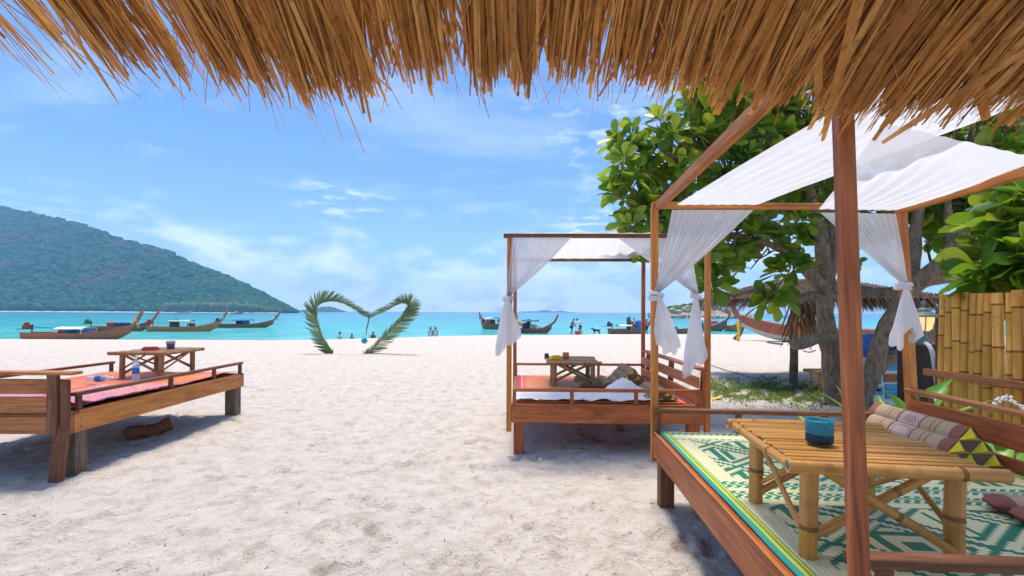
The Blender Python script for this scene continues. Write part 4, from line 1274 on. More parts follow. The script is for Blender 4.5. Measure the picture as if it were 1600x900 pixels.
def frond(root, pts, outside, seed):
    r2 = random.Random(seed)
    pts = [Vector(p) for p in pts]
    cs = curve_pts(pts, 70)
    mb = MB()
    mb.tube(cs, [0.030 - 0.022 * i / 70 for i in range(71)], 8)
    fr = mb.build('frond', M_rachis, root, smooth=True)
    org = root.location
    n = 96
    for i in range(n):
        t = 0.03 + 0.95 * i / (n - 1)
        k = t * 70; k0 = min(int(k), 69)
        p = cs[k0].lerp(cs[k0 + 1], k - k0)
        tg = (cs[k0 + 1] - cs[k0]).normalized()
        nr = Vector((-tg.z, 0, tg.x)) * outside
        env = (0.52 + 0.48 * math.sin(math.pi * min(1, t * 1.25 + 0.12))) * (1 if t < 0.9 else 0.8)
        for side, ln, ang in ((1, 0.54, R(50)), (-1, 0.34, R(20))):
            L = ln * env * r2.uniform(0.93, 1.05)
            a = ang + R(r2.uniform(-4, 4)) - R(16) * t * (side > 0)
            d = (tg * math.cos(a) + nr * side * math.sin(a) + Vector((0, r2.uniform(-0.35, 0.12) if side > 0 else r2.uniform(-0.5, -0.2), 0))).normalized()
            if t > 0.75: d = (d + Vector((0, 0, -0.35)) * (t - 0.6)).normalized()
            y = d.cross(Vector((0, 1, 0.2))).normalized(); z = d.cross(y).normalized()
            roll_ = r2.uniform(-0.6, 0.6)
            y, z = y * math.cos(roll_) + z * math.sin(roll_), z * math.cos(roll_) - y * math.sin(roll_)
            o = obj('leaflet', LEAFLETS[r2.randrange(4)], None, fr)
            m = Matrix((d * L, y * L * 0.9, z * L)).transposed().to_4x4()
            m.translation = p
            o.matrix_local = m
heart = empty('palm_frond_heart', (P(560, 553, HY).x, HY, 0))
tag(heart, 'heart shaped arch of two bent green palm fronds standing in the sand', 'arch')
hp = lambda l: [P(x, y, HY) - heart.location for x, y in l]
frond(heart, hp([(520, 558), (517.6, 551), (505, 531), (495, 504), (493, 484), (501, 473), (516.5, 468.7), (534.5, 471.6), (552.5, 480.6), (566, 489), (577, 495)]), 1, 1)
frond(heart, hp([(571, 558), (575, 552.6), (602, 524.5), (626.8, 499.8), (638, 484), (637, 475.5), (630, 472.8), (620, 475), (597.5, 486), (578, 495)]), -1, 2)
mb = MB(); mb.tube(hp([(577, 494), (575.5, 503), (573, 514), (571.6, 524)]), [0.03, 0.026, 0.02, 0.014], 8)
mb.build('stalk', M_rachis, heart, smooth=True)
mb = MB()
r_ = 0.105
mb.lathe([(0.002, -r_)] + [(r_ * math.sin(math.pi * k / 12), -r_ * math.cos(math.pi * k / 12)) for k in range(1, 12)] + [(0.012, r_), (0.012, r_ + 0.05)], 18)
tag(mb.build('ball', M_ball, smooth=True, loc=P(569.4, 532.3, HY)), 'turquoise ball hanging inside the palm heart', 'ball')

# ------------------------------------------------------------------ thatch eave overhead
def ribbon(p, d, L, w, droop, twist, seg=6, side=None, kink=0.0, tipw=0.3):
    p, d = Vector(p), Vector(d).normalized()
    s = (side or Vector((1, 0, 0)))
    s = (s - d * s.dot(d)).normalized()
    nrm = s.cross(d).normalized()
    V, Fq = [], []
    for i in range(seg + 1):
        t = i / seg
        c = p + d * (L * t) + Vector((0, 0, -droop * L * t * t)) + s * (kink * L * t * t)
        hw = w * 0.5 * (1.0 - 0.12 * t if t < 0.97 else tipw)
        a = twist * t
        e = s * math.cos(a) + nrm * math.sin(a)
        f = nrm * math.cos(a) - s * math.sin(a)
        V += [c - e * hw + f * hw * 0.35, c, c + e * hw + f * hw * 0.35]
    for i in range(seg):
        for j in range(2):
            a = i * 3 + j
            Fq.append((a, a + 1, a + 4, a + 3))
    return V, Fq
FR = [(-200, 10), (0, 30), (50, 84), (100, 108), (150, 92), (200, 112), (300, 128), (400, 132), (500, 150), (600, 132), (650, 112), (700, 124), (800, 130), (900, 122), (1000, 126), (1100, 132), (1200, 142), (1300, 165), (1400, 178), (1500, 172), (1600, 165), (2000, 165)]
EY, SL = 1.15, R(28)
def thatch():
    roof = empty('thatched_roof', (0, EY, 2.03))
    tag(roof, 'dry brown thatched eave hanging over the top of the picture', 'roof')
    org = Vector(roof.location)
    r2 = random.Random(77)
    d0 = Vector((0, math.cos(SL), -math.sin(SL)))
    nup = Vector((0, math.sin(SL), math.cos(SL)))
    def place(X, layer, long=0.0, wide=None, ang=None):
        px = 800 + X / EY * F
        yf = np.interp(px, [a for a, b in FR], [b for a, b in FR])
        ds = (yf - 130) / 560.0
        tip = ds + 0.055 * fnoise((X * 16, layer * 3, 0), 1.0, 3) + r2.gauss(-0.014, 0.022) - layer * 0.05 + long
        L = r2.uniform(0.34, 0.5) + long
        a = ang if ang is not None else (r2.gauss(0, 0.035) if r2.random() < 0.90 else r2.gauss(0, 0.20))
        d = (Matrix.Rotation(a, 3, nup) @ d0)
        d = (d + nup * r2.gauss(0, 0.03)).normalized()
        p = Vector((X, 0, 0)) + d0 * tip - d * L + nup * (layer * 0.10 + r2.uniform(-0.006, 0.012))
        w = wide or r2.choice((r2.uniform(0.0025, 0.006), r2.uniform(0.005, 0.0125)))
        return ribbon(p, d, L, w, r2.uniform(-0.02, 0.06) + (0.10 if r2.random() < 0.08 else 0), r2.uniform(-0.6, 0.6), 6, kink=r2.gauss(0, 0.018 if r2.random() < 0.8 else 0.10), tipw=r2.choice((0.15, 0.5, 0.8)))
    ind = []
    mb = MB()
    n = 0
    for layer, cnt in ((0.0, 2000), (0.2, 1700), (0.45, 1300), (0.75, 1000), (1.1, 900)):
        for k in range(cnt):
            X = r2.uniform(-1.85, 2.0)
            if X < -0.90 and r2.random() < 0.95 * min(1, (-0.90 - X) / 0.24): continue
            if X < -0.75 and layer > 0.5 and r2.random() < 0.6: continue
            if fnoise((X * 11, 0.3, 5), 1.0, 3) < -0.20 and r2.random() < 0.8: continue
            V, Fq = place(X, layer)
            if layer == 0.0 and n < 262 and abs(X + 0.02) < 1.36 and r2.random() < 0.19:
                n += 1
                ind.append((V, Fq))
            else:
                mb.add(V, Fq)
    for px, dy in ((40, 70), (190, 68), (145, 60), (300, 92), (497, 105), (530, 95), (545, 82), (455, 50), (230, 40), (870, 20), (935, 25), (1047, 45), (680, 35), (610, 30), (1340, 40), (1430, 50), (1120, 30), (760, 28), (270, 50), (420, 35)):
        X = (px - 800) / F * EY
        ind.append(place(X, 0.05, dy / 560 * 0.9, r2.uniform(0.0022, 0.0045), r2.gauss(0, 0.22)))
    for k in range(260):                               # fine broken stems sticking out of the fringe
        X = r2.uniform(-1.35, 1.45)
        mb.add(*place(X, 0.05, r2.uniform(-0.01, 0.05) * (1 + r2.random()), r2.uniform(0.0012, 0.0028), r2.gauss(0, 0.28)))
    for k in range(16):                                # loose broken leaves hanging on the right
        X = r2.uniform(0.45, 1.35)
        ind.append(place(X, -0.12, r2.uniform(-0.02, 0.05), r2.uniform(0.016, 0.028), r2.gauss(0, 0.35)))
    for V, Fq in ind:
        m2 = MB(); m2.add(V, Fq)
        m2.build('thatch_blade', M_thatch, roof)
    o = mb.build('thatch_layer', M_thatch, roof, kind='stuff')
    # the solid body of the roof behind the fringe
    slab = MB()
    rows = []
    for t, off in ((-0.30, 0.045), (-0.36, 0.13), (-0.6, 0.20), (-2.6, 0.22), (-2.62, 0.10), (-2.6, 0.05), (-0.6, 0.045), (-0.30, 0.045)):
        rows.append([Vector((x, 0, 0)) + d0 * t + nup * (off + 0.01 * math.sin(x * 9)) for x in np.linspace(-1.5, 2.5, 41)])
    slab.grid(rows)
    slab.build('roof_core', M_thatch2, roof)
    for x in (-1.2, 0.1, 1.4):
        a, b = Vector((x, 0, 0)) + d0 * -2.6 + nup * 0.0, Vector((x, 0, 0)) + d0 * -0.42 + nup * 0.0
        cane('rafter', a, b, 0.035, BD, roof, 4, seed=int(x * 10) + 30)
thatch()
# ------------------------------------------------------------------ the broad-leaved tree
def big_leaf_mesh(seed):
    r2 = random.Random(seed)
    V, Fq = [], []
    prof = [(0.0, 0.02), (0.12, 0.035), (0.34, 0.13), (0.58, 0.215), (0.80, 0.225), (0.94, 0.13), (1.0, 0.02)]
    cup, bend = r2.uniform(0.15, 0.45), r2.uniform(-0.10, 0.22)
    for t, w in prof:
        z = -bend * t * t
        V += [(t, -w, z + cup * w), (t, 0, z), (t, w, z + cup * w)]
    for i in range(len(prof) - 1):
        for j in range(2):
            a = i * 3 + j
            Fq.append((a, a + 1, a + 4, a + 3))
    return np.array(V), np.array(Fq)
LEAFV = [big_leaf_mesh(k) for k in range(5)]
def leaf_objs():
    out = []
    for V, Fq in LEAFV:
        me = np_mesh('leaf', V, Fq, M_leaf); me.shade_smooth(); out.append(me)
    return out
LEAFM = leaf_objs()

tree = empty('broadleaf_tree', (P(1300, 622, 7.3).x, 7.3, 0))
tag(tree, 'large leafy tree with glossy rosettes of leaves behind the nearest daybed', 'tree')
TO = Vector(tree.location)
LIMBS = []
def limb(name, pts, r0, r1, n=12):
    ps = curve_pts([P(x, y, Y) - TO for x, y, Y in pts], 14)
    ps = [p + Vector((fnoise(p * 1.7), fnoise(p * 1.7 + Vector((5, 1, 2))), 0)) * r0 * 0.35 for p in ps]
    mb = MB()
    mb.tube(ps, [r0 + (r1 - r0) * (i / 14) ** 0.8 for i in range(15)], n, wob=0.22)
    LIMBS.append(ps)
    return mb.build(name, M_bark, tree, smooth=True)
limb('trunk', [(1303, 650, 7.3), (1302, 618, 7.3), (1298, 560, 7.3), (1290, 500, 7.3), (1287, 455, 7.3), (1290, 420, 7.3)], 0.15, 0.115, 16)
limb('limb', [(1290, 440, 7.3), (1286, 405, 7.3), (1280, 365, 7.3), (1266, 320, 7.3), (1262, 250, 7.3)], 0.13, 0.06)
limb('limb', [(1289, 450, 7.3), (1262, 425, 7.2), (1232, 385, 7.1), (1188, 338, 6.9), (1150, 290, 6.8)], 0.12, 0.04)
limb('limb', [(1283, 430, 7.3), (1235, 397, 7.0), (1190, 378, 6.8), (1140, 366, 6.7), (1105, 372, 6.6)], 0.07, 0.025)
limb('limb', [(1292, 440, 7.3), (1304, 400, 7.4), (1296, 340, 7.5), (1312, 270, 7.5), (1330, 200, 7.4)], 0.10, 0.05)
limb('limb', [(1287, 470, 7.3), (1268, 462, 7.2), (1245, 470, 7.1), (1228, 468, 7.0)], 0.09, 0.05)
limb('limb', [(1232, 455, 7.0), (1205, 456, 6.9), (1175, 455, 6.8), (1146, 463, 6.7)], 0.045, 0.02, 8)
limb('cut_stub', [(1292, 530, 7.25), (1276, 528, 7.1), (1258, 536, 6.95), (1243, 538, 6.85)], 0.095, 0.075)
limb('trunk', [(1330, 680, 6.5), (1346, 640, 6.5), (1358, 590, 6.5), (1375, 535, 6.5), (1392, 488, 6.5), (1412, 452, 6.5)], 0.13, 0.095, 16)
limb('limb', [(1366, 575, 6.5), (1392, 558, 6.6), (1425, 545, 6.8), (1455, 515, 7.0), (1480, 470, 7.0)], 0.12, 0.07)
limb('limb', [(1405, 462, 6.5), (1440, 438, 6.4), (1500, 430, 6.3), (1545, 415, 6.2), (1620, 400, 6.0)], 0.12, 0.06)
limb('limb', [(1412, 456, 6.5), (1450, 425, 6.3), (1492, 385, 6.1), (1520, 340, 6.0), (1535, 300, 5.9)], 0.12, 0.05)
limb('limb', [(1492, 388, 6.1), (1530, 386, 6.0), (1575, 385, 5.9), (1620, 370, 5.8)], 0.06, 0.03)
limb('limb', [(1416, 450, 6.5), (1428, 400, 6.6), (1436, 335, 6.6), (1450, 250, 6.5)], 0.11, 0.05)
limb('limb', [(1490, 395, 6.2), (1485, 350, 6.5), (1480, 310, 6.6), (1500, 250, 6.6)], 0.08, 0.04)
limb('limb', [(1298, 450, 7.3), (1330, 452, 7.2), (1365, 458, 7.0), (1400, 455, 6.8)], 0.11, 0.07)

BL = [(1040, 285, 6.8, .75), (1000, 235, 6.8, .50), (1058, 215, 6.7, .60), (1108, 165, 6.6, .65), (1120, 235, 6.9, .8), (1180, 200, 7.0, .85), (1095, 325, 6.6, .65),
      (982, 296, 6.6, .26), (1008, 345, 6.5, .42), (990, 358, 6.5, .22), (1140, 300, 7.0, .8), (1215, 265, 7.2, .85), (1250, 190, 7.2, .8), (1200, 325, 7.2, .6), (1150, 385, 6.7, .36),
      (1098, 415, 6.5, .32), (1116, 438, 6.5, .16), (1060, 385, 6.5, .26), (1195, 398, 6.9, .36), (1240, 425, 7.0, .26), (1206, 462, 6.8, .14), (1300, 250, 7.5, .85), (1255, 340, 7.6, .5),
      (1350, 320, 7.6, .6), (1380, 240, 7.4, .9), (1335, 390, 7.6, .35), (1440, 300, 7.4, .85), (1450, 360, 7.4, .5), (1500, 320, 7.0, .8), (1560, 290, 6.8, .8), (1490, 240, 7.0, .8),
      (1575, 350, 6.6, .65), (1545, 400, 7.0, .3), (1620, 300, 6.2, .7), (1140, 130, 6.6, .5), (1200, 110, 6.8, .7), (1300, 130, 6.9, .8), (1420, 150, 6.8, .8), (1560, 180, 6.6, .8),
      (1575, 425, 4.7, .26), (1560, 372, 4.9, .20), (1600, 330, 4.8, .24), (1610, 420, 4.6, .26), (1575, 452, 4.7, .16)]
def tree_leaves():
    r2 = np.random.default_rng(21)
    allp = [q for l in LIMBS for q in l[6:]]
    LP = np.array([p[:] for p in allp])
    mats, var, key = [], [], []
    tw = MB()
    for (x, y, Y, r) in BL:
        c = np.array((P(x, y, Y) - TO)[:])
        near = Y < 5.2
        nros = int(28 * r ** 1.7) + 4 if not near else int(30 * r) + 2
        for k in range(nros):
            d = r2.normal(size=3); d /= np.linalg.norm(d)
            rad = r * r2.random() ** 0.33 * (1.12 if r2.random() < 0.2 else 1)
            pos = c + d * rad * np.array([1, 0.9, 0.85])
            # a rosette looks outwards and up
            ax = d * 0.7 + np.array([0, -0.15, 0.75]) + r2.normal(size=3) * 0.25
            ax /= np.linalg.norm(ax)
            j = np.argmin(((LP - pos) ** 2).sum(1))
            lk = LP[j] - pos
            ln = np.linalg.norm(lk)
            st = pos + lk * min(1, 0.55 / max(ln, 1e-3)) * 0.9 - ax * 0.12
            tw.tube([Vector(st), Vector(pos - ax * 0.10), Vector(pos)], [0.014, 0.010, 0.007], 5, caps=False)
            nl = r2.integers(8, 14)
            a = np.cross(ax, [0.3, 0.2, 1.0]); a /= np.linalg.norm(a); b = np.cross(ax, a)
            for i in range(nl):
                th = i * 2.399 + r2.normal() * 0.25
                el = R(22 + 62 * (i + 0.5) / nl) + r2.normal() * 0.12
                ld = ax * math.cos(el) + (a * math.cos(th) + b * math.sin(th)) * math.sin(el)
                ld[2] -= 0.10; ld /= np.linalg.norm(ld)
                sd = np.cross(ax, ld); sd /= max(np.linalg.norm(sd), 1e-4)
                up = np.cross(ld, sd)
                L = r2.uniform(0.19, 0.34) * (0.75 + 0.5 * (i + 0.5) / nl)
                if near: L *= 1.2
                M4 = np.eye(4); M4[:3, 0] = ld * L; M4[:3, 1] = sd * L * r2.uniform(0.9, 1.15); M4[:3, 2] = up * L
                M4[:3, 3] = pos + ld * 0.01 + ax * (0.02 * (nl - i) / nl)
                mats.append(M4); var.append(int(r2.integers(0, 5)))
                key.append((L / (pos[1] + TO.y - 0.5 * (d[1] < -0.2))) * (1 + 0.3 * r2.random()) * (1 if d[1] < 0.1 else 0.5) * (0.2 if (y < 150) else 1))
    order = np.argsort(-np.array(key))
    ones = set(order[:290].tolist())
    V, Fs, off = [], [], 0
    crown = None
    for i, (m, vv) in enumerate(zip(mats, var)):
        if i in ones: continue
        v0, f0 = LEAFV[vv]
        V.append(v0 @ m[:3, :3].T + m[:3, 3]); Fs.append(f0 + off); off += len(v0)
    me = np_mesh('crown', np.concatenate(V), np.concatenate(Fs), M_leaf)
    crown = obj('crown', me, None, tree, smooth=True)
    crown['kind'] = 'stuff'
    for i in sorted(ones):
        o = obj('leaf', LEAFM[var[i]], None, crown)
        o.matrix_local = Matrix(mats[i].tolist())
    tw.build('twigs', M_bark, tree, smooth=True, kind='stuff')
    print('leaves', len(mats))
tree_leaves()

# ------------------------------------------------------------------ thatched shelter behind the tree
def shelter():
    cx, cy = 6.5, 10.0
    s = empty('thatched_shelter', (cx, cy, 0))
    tag(s, 'low thatched shelter on dark posts behind the tree', 'shelter')
    r2 = random.Random(5)
    hw, hd, ez, rz_ = 1.95, 1.5, 1.74, 2.2
    core = MB()
    rows = [[(-hw, -hd, ez), (hw, -hd, ez), (hw, hd, ez), (-hw, hd, ez)], [(-0.6, -0.05, rz_), (0.6, -0.05, rz_), (0.6, 0.05, rz_), (-0.6, 0.05, rz_)]]
    core.grid(rows, closed=True); core.add(rows[1], [(0, 1, 2, 3)]); core.add([(p[0], p[1], p[2] - 0.001) for p in rows[0]], [(3, 2, 1, 0)])
    core.build('roof_core', M_thatch3, s)
    mb = MB()
    for k in range(4200):
        e = r2.random() * (2 * hw + 2 * hd + 2 * hd)
        if e < 2 * hw: bx, by, dx, dy = -hw + e, -hd, 0, -1
        elif e < 2 * hw + 2 * hd: bx, by, dx, dy = -hw, -hd + (e - 2 * hw), -1, 0
        else: bx, by, dx, dy = hw, -hd + (e - 2 * hw - 2 * hd), 1, 0
        g = r2.random() ** 1.4 * 0.95
        run = hd if dy else (hw - 0.6)
        p = Vector((bx - dx * g * run - (bx * g if dy else 0), by - dy * g * run - (by * g if dx else 0), ez + (rz_ - ez) * g + 0.03))
        d = Vector((dx + r2.gauss(0, 0.12), dy + r2.gauss(0, 0.12), -0.95 - 0.6 * r2.random()))
        V, Fq = ribbon(p, d, r2.uniform(0.18, 0.36), r2.uniform(0.010, 0.024), 0.2, r2.uniform(-1, 1), 3, side=Vector((dy, dx, 0)) if True else None)
        mb.add(V, Fq)
    mb.build('thatch_layer', M_thatch3, s, kind='stuff')
    pp = P(1240, 600, 9.1)
    for (x, y, r) in ((pp.x, pp.y, 0.075), (cx + 1.6, 9.0, 0.06), (6.98, 11.2, 0.06), (cx + 1.6, 11.2, 0.06)):
        m = MB()
        m.tube([(x - cx, y - cy, -0.2 + k * 0.4) for k in range(6)], [r * (1.05 - 0.04 * k + 0.05 * math.sin(k * 2.1)) for k in range(6)], 10, wob=0.1)
        m.build('post', W_grey, s, smooth=True)
    # dry palm bundle hanging beside the post
    b = empty('dry_palm_bundle', P(1255, 470, 8.9))
    tag(b, 'bundle of dry palm leaves hanging beside the dark post', 'palm leaves')
    for k in range(70):
        d = Vector((r2.gauss(0.03, 0.22), r2.gauss(0, 0.15), -1))
        V, Fq = ribbon((r2.uniform(-0.20, 0.22), r2.uniform(-0.08, 0.08), r2.uniform(-0.06, 0.1)), d, r2.uniform(0.5, 1.0), r2.uniform(0.02, 0.04), 0.0, r2.uniform(-1, 1), 6, kink=r2.gauss(0, 0.08))
        m = MB(); m.add(V, Fq); m.build('dry_leaf', M_thatch2 if k % 3 else M_thatch, b)
    m = MB(); m.tube([(-0.24, 0, 0.02), (0, 0, 0.06), (0.26, 0, 0.05)], 0.03, 8); m.build('stem', W_grey, b, smooth=True)
shelter()

# ------------------------------------------------------------------ bamboo fence, lamp pillar, board, plants
fence = empty('bamboo_fence', (4.70, 5.02, 0))
tag(fence, 'fence of upright yellow bamboo canes at the right edge', 'fence')
r_f = random.Random(9)
y = 0.0
k = 0
while y > -2.2:
    r = r_f.uniform(0.034, 0.045)
    top = 1.665 + r_f.uniform(-0.012, 0.012)
    cane('cane', (r_f.uniform(-0.012, 0.012), y - r, -0.05), (r_f.uniform(-0.025, 0.025), y - r + r_f.uniform(-0.012, 0.012), top), r, BF, fence, 5, 12, seed=100 + k)
    y -= 2 * r + r_f.uniform(-0.002, 0.010)
    k += 1
timber('rail', (-0.065, 0.10, 0.80), (-0.065, -2.2, 0.80), 0.03, 0.075, W_sun, fence)
timber('rail', (-0.065, 0.10, 0.22), (-0.065, -2.2, 0.22), 0.03, 0.075, W_sun, fence)
timber('fence_post', (0.08, 0.05, -0.1), (0.08, 0.05, 1.4), 0.07, 0.07, W_brown, fence)

pil = P(1440, 538, 5.35)
pm = MB()
pm.box((0, 0, 0.52), (0.42, 0.16, 1.06)); pm.box((0, 0, 1.065), (0.45, 0.19, 0.03))
pl_ = empty('stone_pillar', (pil.x + 0.06, pil.y + 0.08, 0))
tag(pl_, 'dark speckled pillar carrying the lantern beside the bamboo fence', 'pillar')
bmv = pm.build('shaft', M_stone, pl_)
lan = empty('lantern', (pil.x + 0.09, pil.y + 0.08, 1.081))
tag(lan, 'verdigris garden lantern with lit amber glass on the dark pillar', 'lantern')
def lp(nm, prof, mt, n=8, smooth=False):
    m = MB(); m.lathe(prof, n); return m.build(nm, mt, lan, smooth=smooth)
lp('foot', [(0.085, 0.0), (0.085, 0.02), (0.06, 0.035), (0.045, 0.09), (0.035, 0.13), (0.05, 0.15), (0.07, 0.16)], M_lampm, 14)
lp('glass', [(0.055, 0.165), (0.085, 0.19), (0.105, 0.30), (0.10, 0.335)], M_glow, 12, True)
lp('roof', [(0.10, 0.33), (0.145, 0.335), (0.15, 0.35), (0.095, 0.385), (0.06, 0.40), (0.065, 0.415), (0.04, 0.44), (0.02, 0.45), (0.018, 0.48), (0.026, 0.49), (0.008, 0.53)], M_lampm, 14)
for q in range(6):
    a = q * math.pi / 3
    m = MB(); m.tube([(math.cos(a) * r * 1.04, math.sin(a) * r * 1.04, z) for r, z in ((0.058, 0.165), (0.088, 0.19), (0.108, 0.30), (0.104, 0.335))], 0.006, 6)
    m.build('cage_bar', M_lampm, lan, smooth=True)
pipe = MB()
pz = lambda a, b, Y: P(a, b, Y)
pipe.tube(curve_pts([pz(1446, 536, 5.30), pz(1452, 541, 5.22), pz(1457, 553, 5.18), pz(1461, 580, 5.17), pz(1467, 625, 5.17), pz(1473, 680, 5.17)], 20), 0.022, 10)
tag(pipe.build('white_pipe', M_pipe, smooth=True), 'white plastic pipe running down the front of the dark pillar', 'pipe')

brd = empty('info_board', P(1385, 660, 6.9))
tag(brd, 'blue and white board with photographs leaning behind the tree trunk', 'board')
brd.location.z = 0.0
def bpart(nm, x0, x1, y0, y1, mt, off):
    a, b = P(x0, y1, 6.9), P(x1, y0, 6.9)
    m = MB(); m.box(((a.x + b.x) / 2 - brd.location.x, -off, (a.z + b.z) / 2), (b.x - a.x, 0.012, b.z - a.z))
    return m.build(nm, mt, brd)
bpart('panel', 1340, 1418, 540, 640, M_white, 0.0)
bpart('header', 1342, 1417, 538, 558, M_blue, 0.011)
for x0, x1, y0, y1, mt in ((1352, 1378, 604, 617, M_cyan), (1352, 1378, 618, 626, M_white), (1380, 1407, 584, 597, M_hullbr), (1382, 1407, 600, 611, M_cyan), (1382, 1407, 612, 623, M_cyan), (1386, 1410, 566, 579, M_cyan), (1354, 1376, 586, 600, M_cyan)):
    bpart('photograph', x0, x1, y0, y1, mt, 0.0125)
bpart('photograph', 1356, 1374, 607, 611, M_navy, 0.024)
tp = grid_sheet('blue_tarpaulin', M_blue, P(1378, 552, 7.2), 0, -0.5, 0.5, -0.25, 0.25, 0.0, 20, 12, lambda u, v: 0.16 * (1 - (2 * u - 1) ** 2) + 0.05 * fnoise((u * 4, v * 3, 1)) + 0.14 * v, 0.006)
tag(tp, 'blue tarpaulin folded over the board behind the tree', 'tarpaulin')

def strap_leaf(L, w, lean, seed):
    r2 = random.Random(seed)
    V, Fq = [], []
    n = 8
    for i in range(n + 1):
        t = i / n
        ang = R(80) - lean * t
        if i == 0: x = z = 0.0
        else:
            x += math.cos(ang) * L / n; z += math.sin(ang) * L / n
        hw = w * (0.5 + 0.6 * math.sin(math.pi * min(1, t * 0.9 + 0.15))) * (1 if t < 0.75 else max(0.03, (1 - t) * 4))
        V += [(x, -hw, z + hw * 0.5), (x, 0, z), (x, hw, z + hw * 0.5)]
    for i in range(n):
        for j in range(2):
            a = i * 3 + j
            Fq.append((a, a + 1, a + 4, a + 3))
    me = bpy.data.meshes.new('leaf'); me.from_pydata(V, [], Fq); me.materials.append(M_lily); me.shade_smooth()
    return me
LILY = [strap_leaf(r_f.uniform(0.40, 0.62), r_f.uniform(0.026, 0.045), R(r_f.uniform(60, 140)), k) for k in range(7)]
LILY_UP = [strap_leaf(r_f.uniform(0.42, 0.60), r_f.uniform(0.020, 0.030), R(r_f.uniform(15, 75)), 20 + k) for k in range(7)]
lily_lab = ['between the near daybed and the picture board', 'in front of the right tree trunk', 'just left of the nearest post', 'behind the top rail of the near daybed, at the corner post', 'under the bamboo fence', 'behind the near headboard', 'in the gap below the near headboard board', 'at the foot of the dark pillar']
for k, (x, y, Y, sc_, n) in enumerate([(1396, 640, 4.1, 1.15, 18), (1366, 660, 4.05, 1.08, 16), (1295, 668, 4.2, 0.75, 12), (1384, 668, 3.85, 0.92, 14), (1480, 640, 4.7, 0.9, 10), (1560, 700, 3.6, 1.0, 12), (1500, 690, 3.9, 0.9, 12), (1432, 640, 4.9, 0.9, 12)]):
    g = P(x, y, Y)
    pl = empty('lily_plant', (g.x, g.y, gz(g.x, g.y) - 0.02))
    tag(pl, 'strap leaved green lily ' + lily_lab[k], 'plant', 'lilies around the near daybed')
    for i in range(n):
        o = obj('leaf', (LILY_UP if k < 4 and i % 4 else LILY)[r_f.randrange(7)], None, pl, rot=(r_f.gauss(0, 0.1), r_f.gauss(0, 0.12), i * 2.4 + r_f.uniform(-0.3, 0.3)))
        s_ = 1.55 * sc_ * r_f.uniform(0.8, 1.25); o.scale = (s_, s_, s_)
cor = empty('coral_string', P(1570, 636, 3.6))
tag(cor, 'string of bleached white coral pieces hanging behind the near headboard', 'coral')
for i in range(60):
    V, Fa = ICO1
    m = MB(); s_ = r_f.uniform(0.006, 0.014)
    m.add([(v[0] * s_ * r_f.uniform(0.7, 1.3), v[1] * s_, v[2] * s_ * r_f.uniform(0.6, 1.5)) for v in V], [tuple(f) for f in Fa])
    u = i / 59
    m.build('coral_piece', M_coral, cor, loc=(-0.12 + 0.42 * u, r_f.uniform(-0.02, 0.02), -0.03 + 0.10 * abs(math.sin(u * 5)) + r_f.uniform(-0.02, 0.02)))

# little bamboo bench by the trunk
bn_ = P(1290, 602, 8.2)
bench = empty('bamboo_bench', (bn_.x - 0.1, 8.2, 0))
tag(bench, 'small bamboo bench left of the tree trunk', 'bench')
for x in (0, 0.5):
    for y in (0, 0.25):
        cane('leg', (x, y, -0.05), (x, y, 0.36), 0.035, BG, bench, 1, 10, seed=300)
for i in range(5):
    cane('seat_pole', (-0.12, -0.03 + i * 0.075, 0.39), (0.62, -0.03 + i * 0.075, 0.39), 0.034, BG, bench, 2, 10, seed=310 + i)

# log in the shade under the left daybed
lg = MB()
a_, b_ = P(198, 678, 5.15), P(264, 660, 5.5)
lg.tube([a_.lerp(b_, k / 8) + Vector((0, 0, 0.02 * math.sin(k))) for k in range(9)], [0.075 + 0.012 * math.sin(k * 1.7) for k in range(9)], 12, wob=0.35)
lgo = lg.build('driftwood_log', W_brown, smooth=True)
for v in lgo.data.vertices: v.co.z += 0.05 - a_.lerp(b_, 0.5).z
tag(lgo, 'short driftwood log in the shade under the left daybed', 'log')
